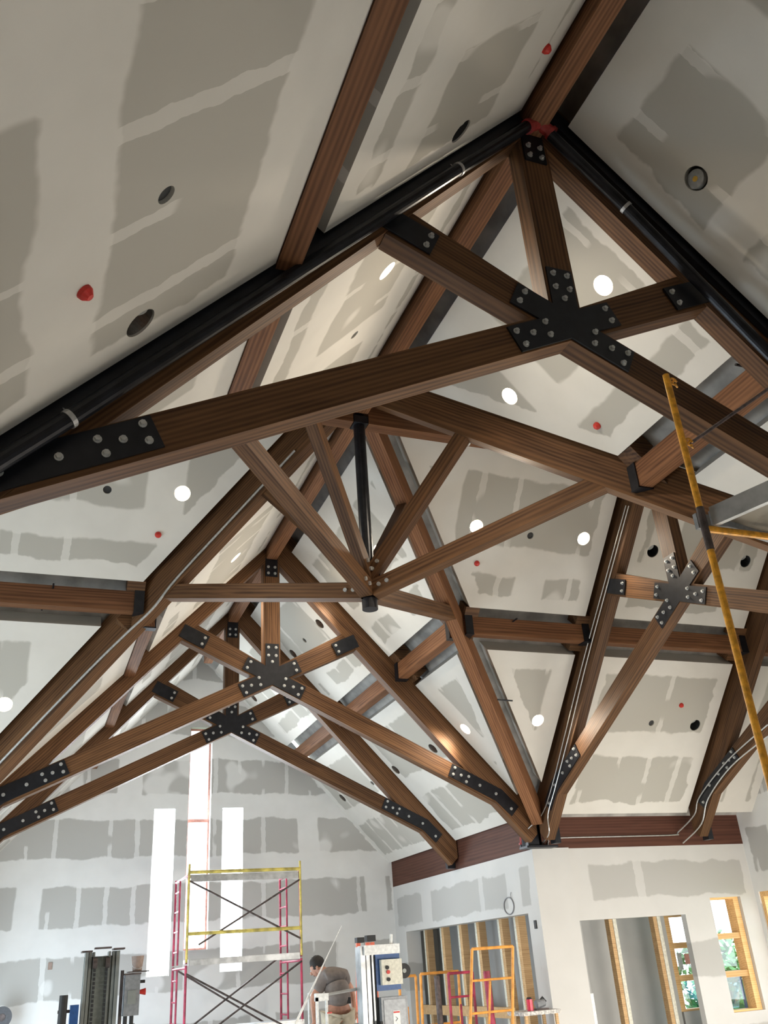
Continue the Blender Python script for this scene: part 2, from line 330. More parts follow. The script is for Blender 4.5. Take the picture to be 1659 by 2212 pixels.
def bay(pl, u0, u1, v0=0, v1=0, top=.13):          # v0/v1 = valley side flag: that end follows the valley line
    def U(h, lo): return (max(u0, h+G) if u0 >= -.01 and v0 else u0) if lo else (min(u1, -(h+G)) if v1 else u1)
    s0, s1 = (1.88, 2.21) if pl == 'NL' else (S0, S1)
    for a, b in ((top, s0), (s1, HW-.06)):
        if v0: poly = [(U(a, 1), a), (u1, a), (u1, min(b, u1-G))] + ([(b+G, b)] if b+G < u1 else [])
        elif v1: poly = [(u0, a), (U(a, 0), a)] + ([(-(b+G), b), (u0, b)] if -(b+G) > u0 else [(u0, -u0-G)])
        else: poly = [(u0, a), (u1, a), (u1, b), (u0, b)]
        clean = []
        for p in poly:
            if not clean or (V(p)-V(clean[-1])).length > 1e-3: clean.append(p)
        if len(clean) > 2: roofpanel('ceiling', pl, clean, DWC)
Y1, Y2, Y3, X1, X2, TK = -4.36, 4.36, 7.36, 4.287, 7.246, .17
g = .09
for pl in ('NR', 'NL'):
    tp = .33 if pl == 'NR' else .11
    bay(pl, -12.4, Y1-g, top=tp); bay(pl, Y1+TK+g-.04, 0, v1=1, top=tp); bay(pl, 0, Y2-.06, v0=1, top=tp); bay(pl, Y2+TK+g, Y3-.05, top=tp); bay(pl, Y3+TK+.05, 10.85, top=tp)
bay('TF', 0, X1-.11, v0=1); bay('TF', X1+TK+.16, X2-.09); bay('TF', X2+TK+.14, 8.6)
bay('TF', -8.6, 0, v1=1); bay('TN', 0, 8.6, v0=1); bay('TN', -8.6, 0, v1=1)
for pl, L0, L1 in (('NR', -12.5, 10.9), ('NL', -12.5, 10.9), ('TF', -8.7, 8.7), ('TN', -8.7, 8.7)):
    roofpanel('ceiling_roof_deck', pl, [(0, 0), (L1, 0), (L1, 4.75), (4.75, 4.75)], DECK, .0, .14, False, dz=(.63 if pl == 'NL' else .44))
    roofpanel('ceiling_roof_deck', pl, [(L0, 0), (0, 0), (-4.75, 4.75), (L0, 4.75)], DECK, .0, .14, False, dz=(.63 if pl == 'NL' else .44))
# walls (local x along the wall, local y up, thickness away from the room)
def wall(name, p0, ex, length, top, m, out, t=.25, holes=(), poly=None):
    ex = V(ex); ey = V((0, 0, 1)); ez = ex.cross(ey); up = 1 if ez.dot(V(out)) > 0 else -1; p0 = V(p0)
    mw = Matrix(((ex.x, 0, ez.x, p0.x), (ex.y, 0, ez.y, p0.y), (0, 1, 0, p0.z), (0, 0, 0, 1)))
    o = struct(obj(name, slabm(poly or [(0, 0), (length, 0), (length, top), (0, top)], 0, up*t), m, None, mw))
    if holes:
        cb = bmesh.new()
        for a, b, c, d in holes: box(cb, (a, b, -.2 if up > 0 else -t-.2), (c, d, t+.2 if up > 0 else .2))
        cut(o, cb)
    return o
WT = 4.39
gab = [(0, 0), (8.9, 0), (8.9, 4.95), (4.45, 9.7), (0, 4.95)]
WIN = [(-.86, 2.98, -.43, 6.06), (-.17, 3.4, .30, 7.76), (.55, 2.98, .99, 6.07)]
wall('wall_end', (-4.45, 10.8, 0), (1, 0, 0), 0, 0, DWW, (0, 1, 0), .22, [(a+4.45, b, c+4.45, d) for a, b, c, d in WIN], gab)
wall('wall_nave_right', (HW, 4.64, 0), (0, 1, 0), 6.2, WT, DWP, (1, 0, 0), .32, [(.38, -.1, 5.58, 3.48)])
wall('wall_transept_far', (HW+.001, 4.64, 0), (1, 0, 0), 4.3, WT, DWP, (0, 1, 0), .12, [(.60, -.1, 2.72, 3.32), (3.28, 1.86, 3.92, 3.55)])
wall('wall_transept_end', (8.55, -4.6, 0), (0, 1, 0), 9.3, 9.6, DWW, (1, 0, 0), .25, [(7.95, 1.9, 9.15, 3.6)], [(0, 0), (9.3, 0), (9.3, 4.9), (4.65, 9.6), (0, 4.9)])
wall('wall_nave_left', (-HW, 4.64, 0), (0, 1, 0), 6.2, 4.9, DWP, (-1, 0, 0), .2)
wall('wall_transept_left', (-9, 4.64, 0), (1, 0, 0), 4.7, 4.9, DWP, (0, 1, 0), .2)
wall('wall_near_right', (HW, -12.4, 0), (0, 1, 0), 7.8, 4.9, DIMW, (1, 0, 0), .2)
wall('wall_near_left', (-HW, -12.4, 0), (0, 1, 0), 7.8, 4.9, DIMW, (-1, 0, 0), .2)
wall('wall_transept_near', (HW, -4.6, 0), (1, 0, 0), 4.5, 4.9, DIMW, (0, -1, 0), .2)
wall('wall_entrance', (-4.45, -12.4, 0), (1, 0, 0), 0, 0, DIMW, (0, -1, 0), .2, [(3.35, .02, 5.55, 2.5)], gab)
wall('wall_transept_left_end', (-8.9, -4.6, 0), (0, 1, 0), 9.3, 9.6, DWW, (-1, 0, 0), .2, [(3.0, .6, 7.4, 2.9)], [(0, 0), (9.3, 0), (9.3, 4.9), (4.65, 9.6), (0, 4.9)])
wall('wall_transept_left_near', (-9, -4.6, 0), (1, 0, 0), 4.7, 4.9, DIMW, (0, -1, 0), .2)
struct(obj('wall_side_room', nb(((4.62, 10.9, 0), (8.6, 11.1, 4.2)), ((4.63, 4.95, 4.1), (8.6, 11, 4.2))), GREY))
struct(obj('floor', nb(((-9, -13, -.2), (9, 11, 0)), ((4.3, 4.6, -.2), (8.9, 11, 0))), LFL))
# column bump at the corner and soffit above the transept window
struct(obj('trim_1', nb(((4.28, 4.60, 0), (4.96, 4.66, WT+.01))), DWP))
# ------------------------------------------------------------------ trusses
RB = lambda x: 8.98-1.088*abs(x)                      # rafter underside
CB = lambda x: 6.816-.488*abs(x)                      # chord underside
SB = lambda x: 6.80+.474*abs(x)                       # strut underside
def make_truss(label, cap=False):
    t = thing('king_post_truss', label, 'roof truss', (0, Y1, 0), 0, 'star-plated timber trusses')
    sa = math.atan(1.088); ca = math.atan(.488); ta = math.atan(.474)
    for s in (-1, 1):
        f = lambda P: [(s*x, z) for x, z in P]
        rf = [(0, 8.98), (4.15, RB(4.15)), (4.28, RB(4.15)+.12), (4.28, 9.76-1.088*4.28), (0, 9.76)]
        plate2('rafter', f(rf), 0, TK, WOOD, t, -s*sa if s > 0 else sa, (0, 9.0))
        ch = [(0, CB(0)), (3.6, CB(3.6)), (3.13, RB(3.13)), (0, CB(0)+.285)]
        plate2('bottom_chord', f(ch), .004, TK-.004, WOOD, t, -s*ca if s > 0 else ca, (0, 6.9))
        st = [(.315, SB(.315)), (1.39, SB(1.39)), (1.16, RB(1.16)), (.134, SB(.134)+.29), (.0, SB(0)+.22)]
        plate2('web_strut', f(st), .007, TK-.007, WOOD, t, s*ta if s > 0 else -ta, (0, 6.9))
    plate2('king_post', [(-.134, 7.10), (.134, 7.10), (.134, 8.98-.12), (0, 9.0), (-.134, 8.98-.12)], .002, TK-.002, WOOD, t, math.pi/2, (0, 7.1))
    # steel plates with bolts
    def bolts(par, pts):
        for x, z in pts:
            bm = T([(x, -.014, z), (x, -.020, z)], .024, 12); tube(bm, [(x, -.020, z), (x, -.038, z)], .0165, 6)
            obj('bolt', bm, BOLT, par)
    dirs = [(math.pi/2, .53), (math.pi-ta, .47), (math.pi+ca, .54), (2*math.pi-ca, .54), (2*math.pi+ta, .47)]; hw = .108; O = V((0, 6.95))
    poly = []
    for i, (a, L) in enumerate(dirs):
        d = V((math.cos(a), math.sin(a))); nrm = V((-d.y, d.x))
        poly += [O+d*L-nrm*hw, O+d*L+nrm*hw]
        b = dirs[(i+1) % 5][0]; d2 = V((math.cos(b), math.sin(b))); n2 = V((-d2.y, d2.x))
        A, Bp = O+nrm*hw, O-n2*hw; det = d.x*-d2.y + d.y*d2.x; k = ((Bp.x-A.x)*-d2.y + (Bp.y-A.y)*d2.x)/det; poly.append(A+d*k)
    sp = plate2('star_plate', [tuple(p) for p in poly], -.014, .001, BLK, t)
    pts = []
    for a, L, P in ((math.pi/2, 0, [(.47, .06), (.47, -.06), (.34, .06), (.34, -.06), (.24, .0)]), (math.pi-ta, 0, [(.41, .055), (.40, -.055)]), (ta, 0, [(.41, .055), (.40, -.055)]),
                    (math.pi+ca, 1, [(.49, -.055), (.48, .062), (.36, -.01), (.225, .04), (.20, -.07)]), (-ca, -1, [(.49, .055), (.48, -.062), (.36, .01), (.225, -.04), (.20, .07)])):
        d = V((math.cos(a), math.sin(a))); nrm = V((-d.y, d.x)); pts += [tuple(O+d*u+nrm*v) for u, v in P]
    bolts(sp, pts)
    ap = plate2('apex_plate', [(-.1, 8.625), (.1, 8.625), (.1, 8.94), (-.1, 8.94)], -.014, .001, BLK, t); bolts(ap, [(-.055, 8.68), (.055, 8.68), (-.055, 8.79), (.055, 8.79)])
    for s in (-1, 1):
        f = lambda P: [(s*x, z) for x, z in P]
        hp = plate2('heel_plate', f([(2.91, 5.665), (3.74, 5.262), (4.0, 5.0), (3.86, 4.86), (3.60, 5.10), (2.82, 5.478)]), -.014, .001, BLK, t)
        bolts(hp, f([(2.945, 5.60), (2.905, 5.50), (3.04, 5.485), (3.17, 5.465), (3.12, 5.385), (3.35, 5.33), (3.62, 5.20), (3.86, 4.97)]))
        d = V((math.cos(ta), math.sin(ta))); c0 = V((1.02, SB(1.02)+.155)); n2 = V((-d.y, d.x)); 
        q = [c0-n2*.108, c0+d*.42-n2*.108, c0+d*.42+n2*.108, c0+n2*.108]
        stp = plate2('strut_plate', f([tuple(p) for p in q]), -.014, .001, BLK, t); bolts(stp, f([tuple(c0+d*.055+n2*.055), tuple(c0+d*.055-n2*.055)]))
        obj('foot_bracket', nb(((min(s*4.14, s*4.29), TK, 4.42), (max(s*4.14, s*4.29), TK+.10, 4.86))), BLK, t)
    return t
tr = make_truss('nearest king post truss, its black star plate at upper right')
dup(tr, (0, Y2, 0), 0, 'king post truss beyond the black centre post, star plate in front of another')
dup(tr, (0, Y3, 0), 0, 'farthest truss, star plate in front of the tall end window')
dup(tr, (X1, 0, 0), -math.pi/2, 'transept truss with conduits on its rafter, beside the yellow scaffold pole')
dup(tr, (X2, 0, 0), -math.pi/2, 'transept truss at the right edge, mostly behind the yellow pole')
# black edge boards on the nearest truss and the sprinkler pipe
for s, nm, H in ((-1, 'black board along the left top edge of nearest truss', 9.23), (1, 'black board along the right top edge of nearest truss', 9.44)):
    p0 = V((s*.08, Y1-.035, H-.20)); p1 = V((s*4.2, Y1-.035, H-.20-1.075*4.12)); tag(beam('edge_board', p0, p1, .05, .17, BLK), nm, 'board', 'edge boards of nearest truss')
# ridge beams
def nridge(y0, y1, lb, yy=0): tag(beam('ridge_beam', (0, y0, 8.93), (0, y1, 8.93), .17, .62, WOODR), lb, 'ridge beam', 'ridge beams')
nridge(-12.3, Y1, 'ridge beam running overhead from nearest truss to the top edge')
nridge(Y1+TK, -.1, 'ridge beam between nearest truss and black steel post')
nridge(.1, Y2, 'ridge beam from the black post to the far truss apex')
nridge(Y2+TK, Y3, 'short ridge beam between the two far trusses')
nridge(Y3+TK, 9.93, 'ridge beam stub ending in the air before end wall')
tag(beam('ridge_beam', (.1, 0, 8.80), (8.5, 0, 8.80), .17, .60, WOODR), 'transept ridge beam running right from the black post', 'ridge beam', 'ridge beams')
tag(beam('ridge_beam', (-.1, 0, 8.80), (-8.5, 0, 8.80), .17, .60, WOODR), 'transept ridge beam running left from the black post', 'ridge beam', 'ridge beams')
# valley rafters
VL = {(-1, 1): 'far left valley rafter carrying a long silver conduit', (1, 1): 'far right valley rafter coming down to the drywall corner', (1, -1): 'near right valley rafter crossing behind the yellow scaffold pole', (-1, -1): 'near left valley rafter hidden behind the nearest truss chord'}
VB = lambda c: 9.20-1.065*c
for (sx, sy), lb in VL.items():
    e = 4.22
    tag(beam('valley_rafter', (sx*.05, sy*.05, VB(.05)), (sx*e, sy*e, VB(e)), .17, .30 if (sx, sy) == (1, 1) else .46, WOODR if (sx, sy) == (1, 1) else WOOD), lb, 'valley rafter', 'valley rafters')
# centre post with ties and struts
po = thing('steel_post', 'black steel hanging post with round bottom cap at the roof crossing', 'post', (0, 0, 6.40))
obj('tube', T([(0, 0, .10), (0, 0, 2.55)], .072, 24), PIPE, po, smooth=False)
obj('cap', T([(0, 0, 0), (0, 0, .115)], .088, 28), CAPM, po)
fb = bmesh.new()
for a in range(4):
    c, s = math.cos(math.pi/4+a*math.pi/2), math.sin(math.pi/4+a*math.pi/2); bar(fb, (c*.06, s*.06, .36), (c*.15, s*.15, .36), .012, .30)
obj('fin_plate', fb, BLK, po)
obj('top_plate', nb(((-.09, -.09, 2.40), (.09, .09, 2.50))), BLK, po)
TL = {(-1, 1): 'left', (1, 1): 'far right', (1, -1): 'near right', (-1, -1): 'near left'}
TLB = {(-1, 1): 'level-looking tie beam from the post foot to the left valley rafter', (1, 1): 'short tie beam from the post foot to the far right valley rafter', (1, -1): 'long tie beam rising right from post foot to the near valley rafter', (-1, -1): 'tie beam with bold grain rising steeply to the near truss chord'}
SLB = {(-1, 1): 'strut behind the grainy tie beam, reaching the left valley rafter', (1, 1): 'shadowed short strut behind another, right of the post', (1, -1): 'strut leaning right from post foot to the near right valley rafter', (-1, -1): 'steep narrow strut left of the black post'}
for (sx, sy) in VL:
    for nm, r0, z0, c1, z1, wd, hg, lbs in (('tie_beam', .08, 6.53, 1.97, 7.13, .15, .185, TLB), ('strut', .08, 6.72, .955, 8.18, .13, .16, SLB)):
        q = r0/math.sqrt(2); p0, p1 = V((sx*q, sy*q, z0)), V((sx*c1, sy*c1, z1)); 
        o = thing(nm, lbs[(sx, sy)], nm.replace('_', ' '), p0, 0, nm.replace('_', ' ')+'s of the centre post')
        beam('timber', p0, p1, wd, hg, WOOD, o).matrix_parent_inverse = Matrix.Translation(-p0)
        sd = V((sy, -sx, 0)).normalized(); d = (p1-p0).normalized(); n = sd.cross(d)
        if n.z < 0: n = -n
        for u in (.10, .20):
            for side in (-1, 1):
                b0 = p0+d*u+n*(hg*.5)+sd*side*wd*.5
                obj('bolt', T([b0-p0, b0-p0+sd*side*.02], .023, 12), BOLT, o)
# purlins
PB = {'NR': 6.98, 'NL': 6.86, 'TF': 6.99, 'TN': 6.99}
def purlin(pl, u0, u1, lb, h0=0, h1=0):
    h = 2.13
    P = lambda u: V({'NR': (h, u, 0), 'NL': (-h, u, 0), 'TF': (u, h, 0), 'TN': (u, -h, 0)}[pl])+V((0, 0, PB[pl]))
    p0, p1 = P(u0), P(u1); o = thing('purlin', lb, 'purlin', p0, 0, 'purlins'); inv = Matrix.Translation(-p0)
    beam('timber', p0, p1, .15, .26, WOODR, o).matrix_parent_inverse = inv
    d = (p1-p0).normalized()
    for fl, q, s in ((h0, p0, 1), (h1, p1, -1)):
        if fl:
            sd = d.cross(V((0, 0, 1))); bm = bmesh.new()
            a = q+d*s*.0; b = q+d*s*.12
            bar(bm, a-V((0, 0, .008)), b-V((0, 0, .008)), .19, .016); 
            for k in (-1, 1): bar(bm, a+sd*k*.084+V((0, 0, .13)), b+sd*k*.084+V((0, 0, .13)), .014, .28)
            obj('hanger', bm, BLK, o).matrix_parent_inverse = inv
            sl = SL[pl][1]; hd = {'NR': V((1, 0, 0)), 'NL': V((-1, 0, 0)), 'TF': V((0, 1, 0)), 'TN': V((0, -1, 0))}[pl]; dn = (hd-V((0, 0, sl))).normalized(); nn = dn.cross(d).normalized()
            if nn.z < 0: nn = -nn
            cz = SL[pl][0]-sl*h; q0 = V((q.x, q.y, cz))+nn*.15
            for k_ in (-1, 1): obj('blocking', B(q0+dn*k_*.20, q0+dn*k_*.20+d*s*.22, .17, .24, nn), WOOD, o).matrix_parent_inverse = inv
purlin('NR', -12.3, Y1, 'purlin on the near right slope, right of nearest truss', 0, 1)
purlin('NR', Y1+TK, -2.22, 'lit brown purlin between nearest truss and the near right valley rafter', 0, 1)
purlin('NR', 2.22, Y2, 'reddish purlin right of the far truss strut, left of valley rafter', 1, 1)
purlin('NR', Y2+TK, Y3, 'reddish purlin between the two far trusses on the right slope', 0, 0)
purlin('NR', Y3+TK, 10.8, 'reddish purlin beyond the farthest truss', 0, 0)
purlin('NL', -12.3, Y1, 'long purlin on near left slope ending at the nearest truss', 0, 0)
purlin('NL', Y1+TK, -2.22, 'purlin stub on left slope below the nearest truss rafter', 0, 0)
purlin('NL', 2.22, Y2, 'purlin stub right of the left valley rafter', 1, 0)
purlin('NL', Y2+TK, Y3, 'purlin between the far trusses on the left slope', 0, 0)
purlin('NL', Y3+TK, 10.8, 'purlin on the left slope next to the end wall', 0, 0)
purlin('TF', -8.5, -2.22, 'purlin at the left edge running to the left valley rafter', 0, 1)
purlin('TF', 2.22, X1, 'purlin between the far right valley rafter and the conduit-lined truss', 1, 1)
purlin('TF', X1+TK, X2, 'purlin between the two transept trusses', 0, 1)
purlin('TF', X2+TK, 8.55, 'short purlin right of the last transept truss', 0, 0)
purlin('TN', 2.22, X1, 'near transept purlin hidden behind the near right valley rafter', 0, 0)
# rods that cross the slots
for i, (pl, u, h, lb) in enumerate((('TF', 3.0, 2.05, 'black rod above the transept purlin near far valley rafter'), ('TF', -3.3, 2.05, 'black rod in the slot over the left-edge purlin'), ('TF', -3.4, 2.22, 'black rod in the slot under the left-edge purlin'),
      ('NR', -4.0, 2.04, 'black rod above the lit purlin, upper right'), ('NR', -3.5, 2.24, 'black rod below the lit purlin, upper right'), ('TF', 5.4, 2.25, 'black rod under the purlin between transept trusses'))):
    H, s = SL[pl]; z = H-s*h+.01
    p = V((h, u, z)) if pl == 'NR' else V((u, h, z)); tag(obj('hanger_rod', T([p-V((0, .12, .0)) if pl == 'TF' else p-V((.12, 0, 0)), p+V((0, .12, .0)) if pl == 'TF' else p+V((.12, 0, 0))], .012, 8), BLK), lb, 'rod', 'hanger rods')
tag(obj('hanger_rod', T([at(925, 1180, z=8.1)*.0+V((1.55, 1.36, 7.9)), V((1.72, 1.30, 7.86))], .012, 8), BLK), 'black rod crossing the gap beside the far right valley rafter, upper one', 'rod', 'hanger rods')
tag(obj('hanger_rod', T([V((3.02, 2.84, 6.28)), V((3.25, 2.80, 6.26))], .012, 8), BLK), 'black rod crossing the gap beside the far right valley rafter, lower one', 'rod', 'hanger rods')
# eave beams
tag(beam('eave_beam', (HW+.10, 4.64, WT), (HW+.10, 10.8, WT), .20, .75, EAVE), 'dark red-brown eave beam above the bluish lit wall', 'eave beam', 'eave beams')
tag(beam('eave_beam', (HW, 4.74, WT), (8.55, 4.74, WT), .20, .75, EAVE), 'dark red-brown eave beam over the transept wall carrying a conduit', 'eave beam', 'eave beams')
cb_ = thing('corner_bracket', 'black steel corner bracket where valley rafter meets the wall corner', 'bracket', (4.24, 4.5, WT))
obj('upright', nb(((-.10, -.06, .01), (.10, .14, .36))), BLK, cb_)
obj('base_plate', nb(((-.16, -.12, 0), (.40, .14, .03))), BLK, cb_)
# ------------------------------------------------------------------ recessed lights
def place(pl, u, h):
    H, s = SL[pl]; og, ex, ey, ez, up, n = frame_of(pl)
    return og+ex*u+ey*h*n, ez*up, ex
def mw_of(p, z, x):
    y = z.cross(x); return Matrix(((x.x, y.x, z.x, p.x), (x.y, y.y, z.y, p.y), (x.z, y.z, z.z, p.z), (0, 0, 0, 1)))
protos = {}
def make_light(kind):
    o = thing('recessed_light', 'x', 'ceiling light')
    hb = T([(0, 0, .012), (0, 0, .22)], .095, 28, False); tube(hb, [(0, 0, .22), (0, 0, .222)], .095, 28)
    obj('housing', hb, CANW if kind == 'lit' else CANI if kind != 'dark' else DARKC, o)
    if kind == 'lit': obj('lamp', T([(-.012, .02, .04), (-.012, .02, .07)], [.07, .07], 28), LAMP, o)
    elif kind == 'chip':
        l = obj('lamp', T([(0, 0, .05), (0, 0, .09)], [.076, .08], 28), LENS, o); l.rotation_euler = (.45, .2, 0); l.location = (.02, .03, 0)
        obj('chip', T([(0, 0, .045), (0, 0, .05)], .022, 14), CHIP, l)
    else:
        l = obj('lamp', T([(0, 0, .07), (0, 0, .12)], [.05, .085], 24), LENS, o); l.rotation_euler = (.5, -.2, 0)
    return o
used = set()
for pl, u, h, lit, lb in LIGHTS:
    kind = 'lit' if lit else ('chip' if 'yellow chip' in lb else ('dark' if 'dark' in lb else 'open'))
    if kind not in protos: protos[kind] = make_light(kind)
    o = protos[kind] if kind not in used else dup(protos[kind], (0, 0, 0), 0, lb)
    used.add(kind); o['label'] = lb; o['group'] = 'recessed downlights'
    p, z, x = place(pl, u, h); o.rotation_euler = mw_of(p, z, x).to_euler(); o.location = p
    if kind == 'open' and 'orange' in lb:
        obj('orange_wire', T([(-.06, 0, .10), (0, .02, .07), (.07, .01, .11)], .012, 8), mat('orange_plastic', (.8, .2, .03)), o)
    if lit:
        l = bpy.data.lights.new('downlight_beam', 'SPOT'); l.energy = 95; l.color = (1, .86, .68); l.spot_size = 2.3; l.spot_blend = .7; l.shadow_soft_size = .06
        lo = bpy.data.objects.new('downlight_beam', l); C.objects.link(lo); lo.location = p-z*.03; lo.rotation_euler = z.to_track_quat('Z', 'Y').to_euler()
for pl, u, h, lb in SMALL:
    p, z, x = place(pl, u, h); t = obj('junction_box', T([(0, 0, .02), (0, 0, .07)], .047, 16), DARKC); t.matrix_world = mw_of(p, z, x); tag(t, lb, 'junction box', 'ceiling box holes')
for pl, u, h, lb in REDCAPS:
    p, z, x = place(pl, u, h); bm = T([(0, 0, .01), (0, 0, -.02), (0, 0, -.045)], [.042, .038, .018], 14); t = obj('sprinkler_cover', bm, REDC); t.matrix_world = mw_of(p, z, x); tag(t, lb, 'sprinkler cap', 'red sprinkler caps')
# ------------------------------------------------------------------ sprinkler pipe on the nearest truss
yp = Y1-.10
sp = thing('sprinkler_pipe', 'black sprinkler pipe with red apex coupling along the nearest truss', 'pipe', (0, yp, 8.95))
inv = Matrix.Translation(-sp.location)
PL = [at(1140, 272, y=yp), at(990, 366, y=yp), at(640, 590, y=yp), at(150, 905, y=yp), at(-60, 1035, y=yp)]
PR = [at(1190, 292, y=yp), at(1352, 448, y=yp), at(1520, 620, y=yp), at(1659, 762, y=yp), at(1800, 905, y=yp)]
for nm, P in (('pipe', PL), ('pipe', PR)): obj(nm, T(P, .047, 16), PIPE, sp).matrix_parent_inverse = inv
A = at(1142, 272, y=yp); Bq = at(1188, 285, y=yp); Mq = at(1165, 268, y=yp)
cp = T([A, Mq, Bq], .052, 16)
for q, d in ((A, V((-.7, 0, -.7))), (Bq, V((.7, 0, -.7)))): tube(cp, [q, q+d*.03], .062, 16)
obj('coupling', cp, REDP, sp).matrix_parent_inverse = inv
for q in (at(990, 366, y=yp), at(150, 905, y=yp), at(1352, 448, y=yp)):
    s = -1 if q.x < 0 else 1; d = V((s, 0, -1.08)).normalized(); bm = T([q-d*.014, q+d*.014], .053, 16); tube(bm, [q+V((0, .03, .05)), q+V((s*.05, .05, .10))], .006, 6)
    obj('strap', bm, STRAP, sp).matrix_parent_inverse = inv
# ------------------------------------------------------------------ conduits
def smooth(P, n=6):
    P = [V(p) for p in P]; out = []
    for i in range(len(P)-1):
        a, b, c, d = P[max(i-1, 0)], P[i], P[i+1], P[min(i+2, len(P)-1)]
        for k in range(n):
            t = k/n; out.append(.5*((2*b)+(c-a)*t+(2*a-5*b+4*c-d)*t*t+(3*b-a-3*c+d)*t**3))
    return out+[P[-1]]
xt = X1-.03
c1 = [at(x, y, x=xt) for x, y in ((1352, 1092), (1318, 1215), (1262, 1420), (1222, 1580), (1192, 1700), (1170, 1760))]+[V((4.10, 4.42, 4.62)), V((4.16, 4.5, 4.45))]
c2 = [at(x, y, x=xt) for x, y in ((1358, 1093), (1325, 1215), (1270, 1420), (1231, 1580), (1200, 1700), (1184, 1760), (1186, 1800))]+[V((4.45, 4.56, 4.46))]
tag(obj('conduit', T(smooth(c1), .0085, 8), COND), 'outer of two silver conduits down the transept truss rafter', 'conduit', 'electrical conduits')
tag(obj('conduit', T(smooth(c2), .0085, 8), COND), 'inner of two silver conduits down the transept truss rafter', 'conduit', 'electrical conduits')
q = 1/math.sqrt(2)
def vs(c, off, dz): return V((-c-off*q, c-off*q, VB(c)+dz))
c3 = [vs(.6, .10, .10), vs(1.2, .10, .08), vs(1.8, .10, .06), vs(2.05, .10, -.01), vs(2.3, .10, .03), vs(2.7, .10, .07), vs(3.4, .10, .09), vs(4.15, .10, .09)]
tag(obj('conduit', T(smooth(c3), .016, 10), COND), 'long silver conduit bending along the far left valley rafter', 'conduit', 'electrical conduits')
x2 = X2-.03
c4 = [at(1659, 1565, x=x2), at(1575, 1640, x=x2), at(1512, 1720, x=x2), at(1500, 1760, x=x2), V((7.18, 4.60, 4.60)), V((7.1, 4.62, 4.56)), V((6.0, 4.625, 4.555)), V((4.75, 4.625, 4.55)), V((4.62, 4.625, 4.50)), V((4.6, 4.625, 4.42))]
c5 = [at(1659, 1590, x=x2), at(1580, 1655, x=x2), at(1530, 1725, x=x2), at(1515, 1780, x=x2), V((7.22, 4.58, 4.42))]
tag(obj('conduit', T(smooth(c4), .011, 8), COND), 'conduit running level across the transept eave beam', 'conduit', 'electrical conduits')
tag(obj('conduit', T(smooth(c5), .011, 8), COND), 'conduit dropping along the last transept truss to the wall', 'conduit', 'electrical conduits')
jb = thing('conduit_box', 'small grey conduit box on transept ridge beam near a strut top', 'junction box', (1.42, -.06, 8.76))
obj('body', T([(-.05, 0, 0), (.05, 0, 0)], .045, 8), COND, jb); obj('stub', T([(.05, 0, .01), (.30, -.02, .03)], .012, 8), COND, jb)
vf = thing('pipe_fitting', 'red pipe fitting beside the black bracket at the wall corner', 'pipe fitting', tuple(at(1128, 1822, y=4.9)-V((0, 0, .02))))
obj('elbow', T([(0, 0, .0), (0, 0, .10), (.04, 0, .15), (.1, 0, .16)], .035, 12), REDP, vf); obj('flange', T([(0, 0, -.0), (0, 0, .03)], .055, 14), REDP, vf); obj('base', T([(0, 0, -.06), (0, 0, 0)], .04, 14), BLK, vf)
# ------------------------------------------------------------------ end wall windows
for i, (a, b, c, d) in enumerate(WIN):
    o = struct(bpy.data.objects.new('window_%d' % (i+1), None)); C.objects.link(o); o.location = (a, 10.98, b)
    W_, H_ = c-a, d-b; fm = FRAMEW if i != 1 else mat('pink_primed_frame', (.55, .27, .22), .6)
    t_ = .035; bars = [((0, -.03, 0), (t_, .03, H_)), ((W_-t_, -.03, 0), (W_, .03, H_)), ((t_, -.03, 0), (W_-t_, .03, t_)), ((t_, -.03, H_-t_), (W_-t_, .03, H_))]
    if i == 1: bars.append(((t_, -.05, 2.40), (W_-t_, .03, 2.47)))
    obj('window_frame', nb(*bars), fm if i == 1 else WHT, o); obj('pane', nb(((t_, .0, t_), (W_-t_, .006, H_-t_))), GLASS, o)
# ------------------------------------------------------------------ side room: studs, boards, windows
for k, (yy, lb) in enumerate(((9.75, 'leftmost pine stud in the framed opening'), (8.93, 'second pine stud from the left in the framed opening'), (8.1, 'third pine stud, behind the orange frames'), (7.35, 'fourth pine stud, left of the tall orange frame leg'),
                              (6.45, 'fifth pine stud, just right of the tall orange frame'), (5.85, 'sixth and tallest pine stud near the drywall corner'))):
    t = thing('wall_stud', lb, 'stud', (4.56, yy, 0), 0, 'pine studs beyond the bluish wall')
    obj('timber', nb(((0, 0, .04), (.14, .10, 3.9))), PINE, t).rotation_euler = (0, 0, 0); obj('lit_side_strip', nb(((0, .102, .04), (.14, .17, 3.9))), CRM, t)  # pale strip paints the lit side of each stud
tag(obj('blocking_board', nb(((4.50, 6.2, 1.98), (4.56, 10.2, 2.14))), PINE), 'horizontal pine board nailed across the studs', 'board')
struct(obj('wall_side_partition', nb(((5.3, 5.2, 0), (5.36, 10.9, 4.1)), ((5.36, 5.9, 0), (7.55, 5.96, 4.1))), GREY))
for k, (xx, lb) in enumerate(((5.95, 'pine stud in the middle of the grey opening'), (6.83, 'pine stud beside the side room window'))):
    t = thing('wall_stud', lb, 'stud', (xx-.04, 5.15, 0), 0, 'studs in the transept opening')
    obj('timber', nb(((-.05, 0, .04), (.02, .12, 3.9))), PINE, t); obj('lit_side_strip', nb(((.022, -.01, .04), (.09, .12, 3.9))), CRM, t)  # cream strip stands for light on the stud's side
